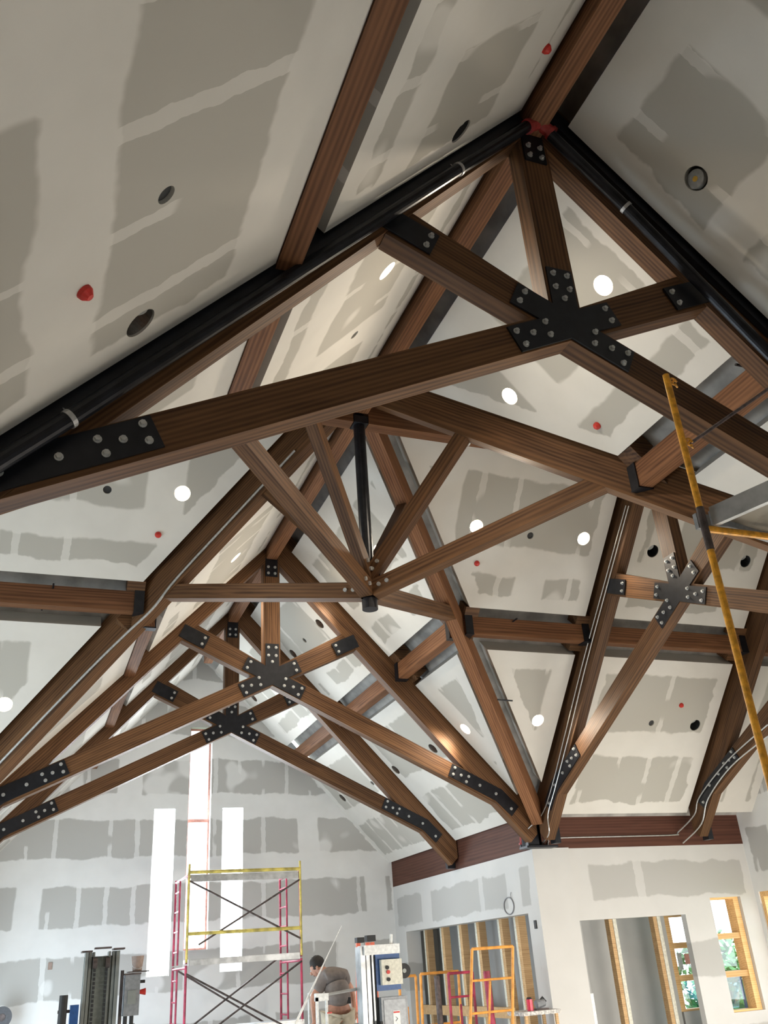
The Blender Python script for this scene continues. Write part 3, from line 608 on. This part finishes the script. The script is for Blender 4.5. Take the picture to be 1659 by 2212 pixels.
def sash_window(name, x0, z0, x1, z1, y, zs, left, depth=.16):
    o = struct(bpy.data.objects.new(name, None)); C.objects.link(o); o.location = (x0, y, z0); W_, H_ = x1-x0, z1-z0
    t_ = .05; L_ = .11 if left else .04; R_ = .04 if left else .11
    bars = [((0, 0, 0), (L_, depth, H_)), ((W_-R_, 0, 0), (W_, depth, H_)), ((L_, 0, 0), (W_-R_, depth, .03)), ((L_, 0, H_-.03), (W_-R_, depth, H_))]
    obj('window_frame', nb(*bars), FRAMEW, o)
    for z in zs: obj('rail', nb(((L_, .02, z-z0-.045), (W_-R_, depth-.02, z-z0+.045))), FRAMEW, o)
    obj('pane', nb(((L_, depth*.6, .03), (W_-R_, depth*.6+.006, H_-.03))), GLASS, o)
    return o
W4 = sash_window('window_4', 7.06, 1.90, 7.78, 3.34, 5.30, (2.87, 2.38), True)
sk = obj('sticker', nb(((.33, .06, .68), (.44, .066, .84))), mat('pink_label', (.75, .38, .33), .6), W4)
obj('sticker', nb(((.18, .06, .60), (.27, .066, .86))), mat('grey_label', (.5, .55, .55), .6), W4)
struct(obj('wall_side_window', nb(((6.86, 5.28, 0), (7.06, 5.4, 4.1)), ((7.74, 5.20, 0), (7.9, 5.4, 4.1)), ((7.1, 5.28, 3.34), (7.8, 5.4, 4.1)), ((7.1, 5.28, 0), (7.8, 5.4, 1.9))), GREY))
W5 = sash_window('window_5', 7.585, 1.86, 8.215, 3.55, 4.70, (2.96, 2.40), False, .2)
aw = obj('awning_sash', nb(((.02, .02, -.50), (.44, .05, .0))), TGLASS, W5); aw.location = (.05, .19, .50); aw.rotation_euler = (.35, 0, 0)
obj('sash_rim', nb(((.0, .01, -.02), (.46, .055, .0)), ((.44, .01, -.50), (.46, .055, 0)), ((0, .01, -.52), (.46, .055, -.50))), BLUE, W5).location = (.05, .19, .50)
W6 = struct(bpy.data.objects.new('window_6', None)); C.objects.link(W6); W6.location = (8.56, 3.35, 1.9)
obj('window_frame', nb(((.02, 0, 0), (.2, .07, 1.7)), ((.02, 1.13, 0), (.2, 1.2, 1.7)), ((.02, .07, 1.62), (.2, 1.13, 1.7)), ((.02, .07, 0), (.2, 1.13, .06)), ((.04, .07, .5), (.18, 1.13, .58)), ((.04, .07, 1.05), (.18, 1.13, 1.13))), FRAMEW, W6)
obj('pane', nb(((.1, .07, .06), (.106, 1.13, 1.62))), GLASS, W6)
tag(obj('drywall_offcut', nb(((5.02, 4.90, 0), (5.20, 5.0, 2.30))), WHT), 'white board offcut standing at the left foot of the grey opening', 'board')
# garden outside
struct(obj('ground_outside', nb(((-12, 11.2, -.6), (22, 40, -.4)), ((8.9, -14, -.6), (22, 11.2, -.4))), GRASS))
def tree(x, y, h, r, lb, seed):
    rd = random.Random(seed); t = thing('tree', lb, 'tree', (x, y, -.4), 0, 'trees outside the windows'); obj('trunk', T([(0, 0, 0), (.05, 0, h*.5), (0, .1, h*.85)], [.16, .11, .04], 8), BARK, t)
    bm = bmesh.new()
    for i in range(2200):
        a, b = rd.random()*6.283, math.acos(rd.uniform(-1, 1)); q = r*(rd.random()**.4)
        c = V((q*math.sin(b)*math.cos(a), q*math.sin(b)*math.sin(a), h*.62+q*1.2*math.cos(b))); u = V((rd.gauss(0, 1), rd.gauss(0, 1), rd.gauss(0, 1))).normalized(); v = u.cross(V((rd.gauss(0, 1), rd.gauss(0, 1), rd.gauss(0, 1)))).normalized(); s_ = rd.uniform(.06, .13)
        bm.faces.new([bm.verts.new(c+u*s_), bm.verts.new(c+v*s_*.5), bm.verts.new(c-u*s_), bm.verts.new(c-v*s_*.5)])
    obj('foliage', bm, LEAF, t)
tree(10.6, 8.3, 3.3, 1.25, 'leafy green tree seen through the window with the tilted sash', 1)
tree(13.6, 10.2, 3.0, 1.3, 'low green bush seen through the side room window', 2)
# small wall details
rg = at(1099, 1957, x=HW-.01)
bm = bmesh.new(); tube(bm, [rg+V((0, math.cos(a)*.17, math.sin(a)*.085*1.5)) for a in [k*2*math.pi/36 for k in range(37)]], .009, 6, False); tube(bm, smooth([rg+V((0, -.15, .05)), rg+V((-.01, -.12, .14)), rg+V((0, -.13, .20))], 3), .005, 6)
tag(obj('cable_coil', bm, mat('grey_cable', (.22, .22, .23), .5)), 'ring of grey cable hanging on the bluish lit wall', 'cable')
p = at(1157, 1997, x=HW-.005); tag(obj('outlet_box', nb(((p.x-.01, p.y-.035, p.z-.06), (p.x+.01, p.y+.035, p.z+.06))), DARKC), 'narrow dark outlet slot on the bluish wall near the corner', 'outlet box')
p = at(108, 2087, y=10.79); tag(obj('outlet_box', nb(((p.x-.035, p.y-.01, p.z-.06), (p.x+.035, p.y+.01, p.z+.06))), BKT), 'small brown outlet box on the end wall, lower left', 'outlet box')
# ------------------------------------------------------------------ scaffold tower at the end wall
xl, xr, yf, yb, yi = -.47, 1.58, 8.6, 10.05, 9.55
st = thing('scaffold_tower', 'tall red and yellow scaffold tower in front of the end windows', 'scaffold', (xl, yf, 0))
inv = Matrix.Translation((-xl, -yf, 0)); TS = lambda nm, bm, m: setattr(obj(nm, bm, m, st), 'matrix_parent_inverse', inv)
for lv in range(3):
    z0, z1 = .15+lv*1.49, .15+lv*1.49+1.47
    for xx in (xl, xr):
        m = DRKS if lv == 0 else REDS
        bm = T([(xx, yf, z0), (xx, yf, z1)], .022, 8); tube(bm, [(xx, yb, z0), (xx, yb, z1)], .022, 8); tube(bm, [(xx, yf, z1-.04), (xx, yb, z1-.04)], .02, 8)
        tube(bm, [(xx, yi, z0), (xx, yi, z1-.04)], .018, 8)
        for k in range(4): tube(bm, [(xx, yi, z0+.22+k*.34), (xx, yb, z0+.22+k*.34)], .015, 8)
        TS('end_frame', bm, m)
for xx in (xl, xr): TS('yellow_post', T([(xx, yf-.03, 3.15), (xx, yf-.03, 4.74)], .021, 8), YEL2)
for z, m in ((4.60, YEL2), (3.60, YEL2)): TS('ledger', T([(xl, yf-.04, z), (xr, yf-.04, z)], .03, 8), m)
TS('platform', nb(((xl+.03, yf-.02, 4.50), (xr-.03, yf+.5, 4.56)), ((xl+.03, yf-.03, 4.44), (xr-.03, yf, 4.52))), ALU)
TS('platform', nb(((xl+.03, yf-.02, 3.14), (xr-.03, yf+.5, 3.20)), ((xl+.03, yf-.03, 3.10), (xr-.03, yf, 3.19))), ALU)
TS('platform', nb(((xl+.1, yf-.02, 2.08), (xr+.03, yf+.5, 2.15)), ((xl+.1, yf-.04, 2.04), (xr, yf, 2.12))), ALU)
for a, b in ((((xl, yf-.03, 4.46), (xr, yf-.03, 3.42))), (((xl+.2, yf-.03, 3.42), (xr, yf-.03, 4.42))), ((xl, yf-.03, 2.98), (xr, yf-.03, 1.9)), ((xl+.1, yf-.03, 1.9), (xr, yf-.03, 3.06)), ((xl, yb, 3.1), (xr, yb, 1.9)), ((xl, yb, 1.9), (xr, yb, 3.18))): TS('cross_brace', T([a, b], .018, 6), DRKS)
# ------------------------------------------------------------------ near scaffold, right
ns = thing('yellow_scaffold', 'yellow scaffold frame with plank close to the camera at right edge', 'scaffold', (.26, -4.9, 0))
inv2 = Matrix.Translation((-.26, 4.9, 0)); NSC = lambda nm, bm, m: setattr(obj(nm, bm, m, ns), 'matrix_parent_inverse', inv2)
NSC('post', T([(.26, -4.9, .05), (.26, -4.9, 4.95)], .0215, 14), YEL); NSC('post', T([(.26, -4.9, 5.19), (.26, -4.9, 6.18)], .0215, 14), YEL)
NSC('coupling_pin', T([(.26, -4.9, 4.93), (.26, -4.9, 5.21)], .0235, 14), DRKS)
NSC('post', T([(1.85, -4.9, .05), (1.85, -4.9, 6.18)], .0215, 14), YEL)
NSC('cross_tube', T([(.26, -4.9, 5.07), (1.85, -4.9, 5.07)], .0215, 12), YEL)
for q in ((.26, 6.12), (.26, 5.66)):
    bm = T([(q[0]+.02, -4.9, q[1]-.01), (q[0]+.06, -4.9, q[1]+.03)], .008, 8); tube(bm, [(q[0]+.05+.025*math.cos(a), -4.9, q[1]+.02+.025*math.sin(a)) for a in [k*.6 for k in range(10)]], .007, 6); tube(bm, [(q[0]+.03, -4.93, q[1]-.03), (q[0]+.07, -4.90, q[1]-.02)], .007, 6)
    NSC('brace_lock', bm, YEL)
NSC('cross_brace', T([(.30, -4.88, 5.66), (1.85, -4.88, 6.74)], .0115, 10), mat('purple_grey_steel', (.12, .09, .09), .5, .3, nscale=20, var=.4))
NSC('plank_rail', B((.28, -4.82, 5.16), (1.85, -4.82, 6.13*0+5.16), .03, .10), GMET)
dk = thing('aluminium_plank', 'aluminium scaffold plank with plywood deck resting on the yellow tube', 'plank', (.32, -4.92, 5.10))
obj('side_rail', B((0, 0, .045), (.62, -1.9, .045), .035, .12), ALU, dk); obj('side_rail', B((.55, .12, .045), (1.17, -1.78, .045), .035, .12), ALU, dk)
obj('deck', B((.28, .06, .05), (.9, -1.84, .05), .50, .02), PLY, dk); obj('end_hook', B((0, .0, .045), (.56, .13, .045), .04, .09), GMET, dk)
obj('blue_paint_mark', T([(.04, -.024, .05), (.05, -.034, .05)], .035, 12), BLUE, dk)
# ------------------------------------------------------------------ orange scaffold frames stored by the opening
def frame(name, lb, x0, z1, x1, y, m, z0=.0, rungs=(.5, 1.0, 1.5), tilt=0, dx=0):
    t = thing(name, lb, 'scaffold frame', (x0, y, 0), 0, 'stored scaffold frames'); w_ = x1-x0
    obj('leg', T([(-dx, tilt, z0), (0, 0, z1)], .021, 10), m, t); obj('leg', T([(w_-dx, tilt, z0), (w_, 0, z1)], .021, 10), m, t)
    obj('top_bar', T([(0, 0, z1), (w_, 0, z1)], .021, 10), m, t)
    for r in rungs: k = (z1-r)/max(z1-z0, .1); obj('rung', T([(-dx*k, tilt*k, r), (w_-dx*k, tilt*k, r)], .016, 8), m, t)
    obj('leg', T([(w_*.42-dx, tilt, z0), (w_*.42-dx*.1, tilt*.1, z1-.42)], .017, 8), m, t)
frame('orange_scaffold', 'tall orange frame leaning with its top bar above the others', 2.86, 3.02, 3.52, 4.2, ORG, 0, (2.62, 2.22, 1.7, 1.2), 0, .45)
frame('orange_scaffold', 'orange frame with darkened top bar, left of the tallest one', 2.62, 2.74, 3.26, 5.6, ORG, 0, (2.05, 1.6, 1.1), 0, .1)
frame('orange_scaffold', 'thin orange frame with open top farthest left of the stored frames', 2.42, 2.72, 2.7, 6.0, ORG, 0, (2.0,), 0, .05)
frame('orange_scaffold', 'dark maroon frame standing between the orange ones', 2.95, 2.72, 3.36, 5.3, REDS, 0, (2.4,), 0, .05)
tag(obj('dark_pipe', T([(3.42, 4.9, 0), (3.40, 4.9, 2.72)], .05, 12), REDS), 'thick maroon pipe standing behind the tallest orange frame', 'pipe')
tag(obj('dark_pipe', T([(2.80, 5.4, 0), (2.80, 5.4, 2.70)], .045, 12), DRKS), 'thick dark pipe standing left among the stored frames', 'pipe')
wb = thing('work_table', 'paint-spattered work table at foot of the bright corner wall', 'table', (3.62, 4.3, 0))
obj('table_top', nb(((0, 0, 2.12), (.62, .5, 2.17))), mat('spattered_white_board', (.55, .53, .50), .8, nscale=30, var=.4), wb)
for a, b in ((.05, .05), (.55, .05), (.05, .42), (.55, .42)): obj('leg', nb(((a, b, 0), (a+.04, b+.04, 2.12))), PINE, wb)
rc = thing('spray_can', 'red can standing on the spattered work table', 'can', (3.82, 4.45, 2.17)); obj('body', T([(0, 0, 0), (0, 0, .15)], .045, 16), mat('red_can_paint', (.6, .03, .07), .35), rc); obj('lid', T([(0, 0, .15), (0, 0, .175)], [.043, .03], 16), RUB, rc)
sw = thing('power_saw', 'dark power tool resting on the work table behind the red can', 'power tool', (4.02, 4.5, 2.17)); obj('motor', T([(-.07, 0, .07), (.07, 0, .09)], [.06, .05], 12), GMET, sw); obj('handle', T([(.0, 0, .12), (.05, 0, .16), (.10, 0, .10)], .014, 8), RUB, sw)
obj('foot', nb(((-.1, -.05, 0), (.11, .05, .02))), DRKS, sw)
# ------------------------------------------------------------------ material lifts
def chain(bm, x, y, z0, z1):
    z = z0
    while z < z1: box(bm, (x-.010, y-.01, z), (x+.010, y+.01, z+.028)); z += .038
L1 = thing('personnel_lift', 'grey lift mast with two chains and a black roller, lower left', 'lift', (-2.45, 1.6, 0))
mb = bmesh.new()
for x, ww, yy in ((-.165, .03, 0), (-.128, .026, .02), (-.09, .02, .03), (.06, .02, .03), (.098, .026, .02), (.13, .035, 0)): box(mb, (x, yy, .3), (x+ww, yy+.16, 3.20))
obj('mast', mb, LGMET, L1); obj('mast_web', nb(((-.17, .06, .3), (.17, .10, 3.16))), mat('pale_green_grey_steel', (.20, .22, .20), .5, .3), L1)
cbm = bmesh.new(); chain(cbm, -.065, .02, .4, 3.12); chain(cbm, .045, .02, .4, 3.12); obj('chains', cbm, RUB, L1)
obj('sheave', T([(-.09, .0, 3.10), (-.05, .0, 3.10)], .05, 14), DRKS, L1); obj('sheave', T([(.03, .0, 3.10), (.07, .0, 3.10)], .05, 14), DRKS, L1)
obj('top_plate', nb(((-.20, -.02, 3.20), (-.10, .18, 3.215)), ((-.08, -.02, 3.225), (.08, .1, 3.24)), ((.1, -.02, 3.21), (.21, .18, 3.225))), DRKS, L1)
obj('edge_rail', nb(((.19, .0, .3), (.215, .08, 3.02))), DRKS, L1)
cx = obj('control_box', nb(((.225, -.06, 2.62), (.37, .10, 2.98))), GMET, L1); obj('face_plate', nb(((.255, -.066, 2.72), (.335, -.061, 2.84))), LGMET, cx); obj('lid_edge', nb(((.215, -.07, 2.975), (.375, .11, 2.99))), DRKS, cx)
obj('knob', T([(.37, -.02, 2.91), (.42, -.02, 2.91)], .015, 10), RUB, cx); obj('emergency_button', T([(.37, -.02, 2.82), (.43, -.02, 2.82)], [.018, .032], 14), REDC, cx)
obj('tray', nb(((.25, -.08, 2.995), (.45, .10, 3.005))), DRKS, L1)
for x in (.25, .31): obj('cable_gland', T([(x, 0, 2.62), (x, 0, 2.50)], .02, 10), RUB, L1)
cord = obj('power_cord', T(smooth([(.33, -.02, 2.55), (.36, -.03, 2.50), (.44, -.03, 2.49), (.50, -.03, 2.47)]), .009, 8), RUB, L1); obj('plug', T([(.50, -.03, 2.47), (.55, -.03, 2.43)], [.015, .022], 10), RUB, cord)
obj('battery_case', nb(((.225, -.05, 2.20), (.50, .15, 2.47))), mat('dark_grey_plastic', (.07, .075, .08), .5), L1)
obj('blue_panel', nb(((-.27, -.03, 1.9), (-.19, .12, 2.75))), BLUE, L1)
rl = obj('roller', T([(-.335, 0, 2.55), (-.335, 0, 2.84)], [.04, .04], 14), RUB, L1); obj('axle', T([(-.38, 0, 2.70), (-.26, 0, 2.70)], .014, 8), DRKS, rl)
obj('tyre', T([(-.30, .02, 2.22), (-.24, .02, 2.22)], .17, 24), RUB, L1)
bk = thing('bucket', 'small brown tapered bucket on top of the left lift control box', 'bucket', (-2.11, 1.60, 3.005)); bb = T([(0, 0, 0), (0, 0, .135)], [.045, .062], 18, False); tube(bb, [(0, 0, 0), (0, 0, .003)], .045, 18); obj('pail', bb, BKT, bk)
obj('handle', T([(.062*math.cos(a), -.05-.01*math.sin(a), .07-.05*math.sin(a)) for a in [k*math.pi/10 for k in range(11)]], .003, 6), STRAP, bk)
def basket(root, w_, z, y0, y1, m, floor=True):
    pass
pl_ = thing('platform_deck', 'plywood topped lift basket edge at the bottom left', 'platform', (-2.45, .55, 2.46))
bm = bmesh.new(); tube(bm, [(-.32, 0, -.05), (-.25, -.02, 0), (.20, -.02, 0), (.29, 0, -.05), (.32, .05, -.14)], .022, 10); obj('rim', bm, mat('pinkish_plywood', (.55, .38, .26), .7, nscale=14, var=.35), pl_)
obj('board', nb(((-.24, .0, -.06), (.22, .3, -.02))), YEL2, pl_)
fn = thing('fan', 'round dark fan grille at the lower left edge by end wall', 'fan', tuple(at(3, 2198, y=10.3)))
obj('guard', T([(0, -.04, 0), (0, .04, 0)], .17, 28), mat('dark_fan_grille', (.06, .06, .065), .5), fn); obj('hub', T([(0, -.05, 0), (0, -.04, 0)], .06, 16), DRKS, fn); obj('stand', T([(0, .02, -.16), (0, .02, -1.9)], .02, 8), DRKS, fn)
# right lift with its own basket
L2 = thing('personnel_lift', 'lift with blue motor, white switch box and grey cabinet behind the worker', 'lift', (.98, 3.0, 0))
mb = bmesh.new()
for x, ww, yy in ((-.24, .06, -.02), (-.17, .03, .0), (-.13, .03, .03), (-.09, .025, .0)): box(mb, (x, yy, .3), (x+ww, yy+.2, 3.12))
obj('mast', mb, ALU, L2); obj('mast_rail', nb(((-.175, -.01, .3), (-.165, .05, 3.1)), ((-.06, -.02, .3), (-.045, .1, 3.0))), RUB, L2)
obj('mast_head', nb(((-.2, -.06, 3.02), (.27, .2, 3.13))), WHT, L2); obj('antenna', T([(.18, 0, 3.13), (.19, 0, 3.24)], .02, 8), WHT, L2)
obj('blue_motor_plate', nb(((-.05, -.03, 2.62), (.27, .12, 3.03))), BLUE, L2)
sb = obj('switch_box', nb(((.0, -.10, 2.68), (.27, -.02, 2.96))), CRM, L2)
for (x, z, m) in ((.07, 2.87, RUB), (.08, 2.82, REDC), (.08, 2.74, RUB)): obj('button', T([(x, -.10, z), (x, -.12, z)], .022, 12), m, sb)
obj('hand_wheel', T([(.32, -.04, 2.82), (.32, .0, 2.82)], .085, 22), RUB, L2); obj('wheel_hub', T([(.32, -.05, 2.82), (.32, -.04, 2.82)], .025, 12), LGMET, L2)
cab = obj('electrical_cabinet', nb(((-.03, -.10, 2.02), (.31, .08, 2.55))), GMET, L2); obj('cabinet_door', nb(((.0, -.108, 2.05), (.28, -.101, 2.52))), mat('grey_enamel_door', (.27, .28, .29), .45, .2), cab)
obj('warning_label', nb(((.11, -.113, 2.23), (.20, -.109, 2.40))), WHT, cab); obj('warning_stripe', nb(((.115, -.116, 2.375), (.195, -.1135, 2.392))), REDC, cab)
bm = bmesh.new(); bar(bm, (.14, -.116, 2.29), (.165, -.116, 2.315), .003, .008, (0, 1, 0)); bar(bm, (.165, -.116, 2.315), (.145, -.116, 2.335), .003, .008, (0, 1, 0)); obj('label_arrow', bm, RUB, cab)
obj('cabinet_lever', nb(((-.055, -.12, 2.18), (-.03, -.07, 2.30))), RUB, cab)
obj('blue_strap', nb(((.29, -.13, 1.9), (.35, -.11, 2.13)), ((.31, -.12, 2.1), (.335, -.10, 2.22))), BRBLUE, L2)
obj('lower_hose', T(smooth([(.1, -.1, 2.02), (.12, -.12, 1.95), (.2, -.12, 1.98), (.26, -.1, 2.05)]), .012, 8), RUB, L2)
bs = thing('lift_basket', 'white railed basket around the bending worker', 'lift basket', (.35, 3.2, 0))
for z in (2.62, 2.24): obj('rail', T([(.0, 0, z), (.0, .75, z), (.62, .75, z)], .018, 8), WHT, bs); obj('front_rail', T([(0, 0, z), (.56, 0, z+.05)], .018, 8), ALU, bs)
for x, y in ((0, 0), (0, .75), (.62, .75), (.50, 0)): obj('post', T([(x, y, 1.5), (x, y, 2.64)], .018, 8), WHT, bs)
obj('corner_guard', nb(((-.14, -.03, 2.56), (.02, .05, 2.64)), ((-.14, -.03, 1.9), (-.11, .0, 2.6))), WHT, bs); obj('floor_plate', nb(((-.05, -.05, 1.44), (.66, .8, 1.5))), ALU, bs); obj('red_latch', nb(((.0, -.02, 2.42), (.06, .01, 2.435))), REDC, bs); obj('red_latch', nb(((.52, -.03, 2.50), (.58, .0, 2.60))), REDC, bs)
ld = thing('step_ladder', 'orange step ladder top showing behind the right lift', 'ladder', (1.44, 4.6, 0))
for x in (-.16, -.02, .05): obj('rail', B((x-.16 if x < -.1 else x+.1, 0, 0), (x, 0, 3.20), .03, .06), mat('orange_red_fibreglass', (.62, .09, .03), .45), ld)
obj('cap', nb(((-.19, -.05, 3.20), (-.08, .06, 3.27)), ((-.04, -.05, 3.21), (.09, .06, 3.29))), RUB, ld)
tag(obj('sanding_pole', T([at(632, 2225, y=3.1), at(738, 2000, y=3.9)], [.016, .004], 8), WHT), 'long thin white pole slanting over the worker', 'pole')
# ------------------------------------------------------------------ the worker
YM = 3.62
def m_(px, py, y=YM): return at(px, py, y=y)
def skin(name, pts, edges, mtl, parent=None, sub=2, root=0):
    me = bpy.data.meshes.new(name); me.from_pydata([tuple(p[0]) for p in pts], edges, [])
    o = bpy.data.objects.new(name, me); C.objects.link(o)
    md = o.modifiers.new('s', 'SKIN'); md.use_smooth_shade = True
    for i, p in enumerate(pts):
        r = p[1]; me.skin_vertices[0].data[i].radius = (r, r) if isinstance(r, float) else r
        me.skin_vertices[0].data[i].use_root = (i == root)
    sd = o.modifiers.new('u', 'SUBSURF'); sd.levels = sub; sd.render_levels = sub
    bpy.context.view_layer.update(); nm = bpy.data.meshes.new_from_object(o.evaluated_get(bpy.context.evaluated_depsgraph_get()))
    o.modifiers.clear(); o.data = nm; bpy.data.meshes.remove(me); nm.name = name
    nm.materials.clear(); nm.materials.append(mtl)
    for p in nm.polygons: p.use_smooth = True
    if parent: o.parent = parent
    return o
pel = m_(731, 2185); wst = m_(731, 2158); che = m_(724, 2122, YM+.05); upc = m_(719, 2106, YM+.10); nk = m_(703, 2098, YM+.18)
hd0 = m_(688, 2096, YM+.25); hd1 = m_(684, 2085, YM+.27)
shl = m_(702, 2114, YM+.08); ell = m_(676, 2153, YM+.10); wrl = m_(679, 2200, YM+.16); hal = m_(680, 2214, YM+.18)
shr = m_(741, 2109, YM+.08); elr = m_(760, 2140, YM+.16); wrr = m_(765, 2178, YM+.24); har = m_(763, 2190, YM+.27)
hl, hr = pel+V((-.10, 0, -.03)), pel+V((.11, 0, -.03)); kl, kr = hl+V((-.02, .10, -.42)), hr+V((.03, .12, -.40)); fl, fr = V((kl.x, kl.y-.02, 1.60)), V((kr.x, kr.y-.02, 1.60))
pts = [(pel, .10), (wst, .09), (che, .11), (upc, .09), (nk, .052), (hd0, (.078, .072)), (hd1, (.085, .092)),
       (shl, .05), (ell, .045), (wrl, .034), (shr, .05), (elr, .045), (wrr, .032),
       (hl, .095), (kl, .066), (fl, .045), (fl+V((0, .14, -.05)), .035), (hr, .095), (kr, .066), (fr, .045), (fr+V((0, .14, -.05)), .035)]
ed = [(0, 1), (1, 2), (2, 3), (3, 4), (4, 5), (5, 6), (3, 7), (7, 8), (8, 9), (3, 10), (10, 11), (11, 12), (0, 13), (13, 14), (14, 15), (15, 16), (0, 17), (17, 18), (18, 19), (19, 20)]
def hand(w, d, side):
    d = d.normalized(); s = d.cross(V((0, 1, 0))).normalized(); n = s.cross(d); b = len(pts); pts.append((w+d*.05, (.034, .020))); pts.append((w+d*.085, (.036, .018)))
    k = {9: 9, 12: 12}[side]; ed.append((k, b)); ed.append((b, b+1))
    for j, L in enumerate((.070, .080, .076, .060)):
        o = (j-1.5)*.019; a = len(pts); pts.append((w+d*.10+s*o, .0095)); pts.append((w+d*(.10+L*.5)+s*o*1.1+n*.012, .0088)); pts.append((w+d*(.10+L*.85)+s*o*1.1+n*.034, .0078)); ed.extend([(b+1, a), (a, a+1), (a+1, a+2)])
    a = len(pts); sg = -1 if side == 9 else 1; pts.append((w+d*.06+s*.036*sg+n*.01, .011)); pts.append((w+d*.095+s*.05*sg+n*.022, .0095)); ed.extend([(b, a), (a, a+1)])
hand(wrl, wrl-ell, 9); hand(wrr, wrr-elr, 12)
per = thing('person', 'worker in grey-brown shirt and cream trousers bending inside the white railed basket', 'person', (0, 0, 0))
body = skin('body', pts, ed, SKIN, per)
# head: face turned down to the left and away
hc = (hd0+hd1)/2+V((-.0, .0, .01)); fd = V((-.72, .42, -.55)).normalized(); up_ = V((-.35, .2, .9)); rt = fd.cross(up_).normalized(); up_ = rt.cross(fd)
def ell_bm(c, ax, rad, n=16, m=10, keep=None):
    bm = bmesh.new(); bmesh.ops.create_uvsphere(bm, u_segments=n, v_segments=m, radius=1)
    for v in bm.verts:
        q = v.co.copy(); v.co = c+ax[0]*q.x*rad[0]+ax[1]*q.y*rad[1]+ax[2]*q.z*rad[2]
    return bm
ax = (rt, fd, up_)
obj('face', ell_bm(hc+fd*.012-up_*.01, ax, (.070, .092, .108)), SKIN, per, smooth=True)
obj('nose', ell_bm(hc+fd*.107-up_*.015, ax, (.014, .022, .024), 10, 8), SKIN, per, smooth=True)
obj('mouth', ell_bm(hc+fd*.096-up_*.058, ax, (.024, .008, .007), 10, 6), mat('lips', (.38, .14, .11), .5), per, smooth=True)
for sgn in (-1, 1):
    obj('ear', ell_bm(hc+rt*.074*sgn-up_*.015-fd*.005, ax, (.012, .020, .032), 10, 8), SKIN, per, smooth=True)
    obj('eye', ell_bm(hc+fd*.092+rt*.028*sgn+up_*.008, ax, (.013, .010, .008), 10, 8), WHT, per, smooth=True)
hb = ell_bm(hc-fd*.014+up_*.030, ax, (.083, .098, .100), 24, 16)
for v in hb.verts: v.co += (v.co-hc).normalized()*random.uniform(-.004, .008)
for f in [f for f in hb.faces if (f.calc_center_median()-hc).dot(fd) > .045 and (f.calc_center_median()-hc).dot(up_) < .055 or (f.calc_center_median()-hc).dot(up_) < -.045]: hb.faces.remove(f)
obj('hair', hb, HAIR, per, smooth=True)
sp_ = [(m_(732, 2178), (.21, .165)), (m_(731, 2150), (.205, .165)), (che, (.205, .17)), (upc, (.18, .165)), (nk+V((.02, -.02, -.015)), .10), (shl, .10), (ell*.75+shl*.25, .078), (shr, .10), (elr*.6+shr*.4, .076)]
skin('shirt', sp_, [(0, 1), (1, 2), (2, 3), (3, 4), (3, 5), (5, 6), (3, 7), (7, 8)], SHIRT, per)
pp = [(pel+V((0, 0, .11)), (.195, .15)), (hl, .13), (kl, .088), (fl+V((0, 0, .02)), .07), (hr, .12), (kr, .088), (fr+V((0, 0, .02)), .07)]
skin('trousers', pp, [(0, 1), (1, 2), (2, 3), (0, 4), (4, 5), (5, 6)], PANTS, per)
for f in (fl, fr): obj('shoe', ell_bm(f+V((0, .07, -.055)), (V((1, 0, 0)), V((0, 1, 0)), V((0, 0, 1))), (.05, .14, .045), 14, 8), RUB, per, smooth=True)
obj('phone_pouch', nb(((-.02, -.012, -.035), (.02, .012, .035))), RUB, per).location = m_(754, 2161, YM-.14)
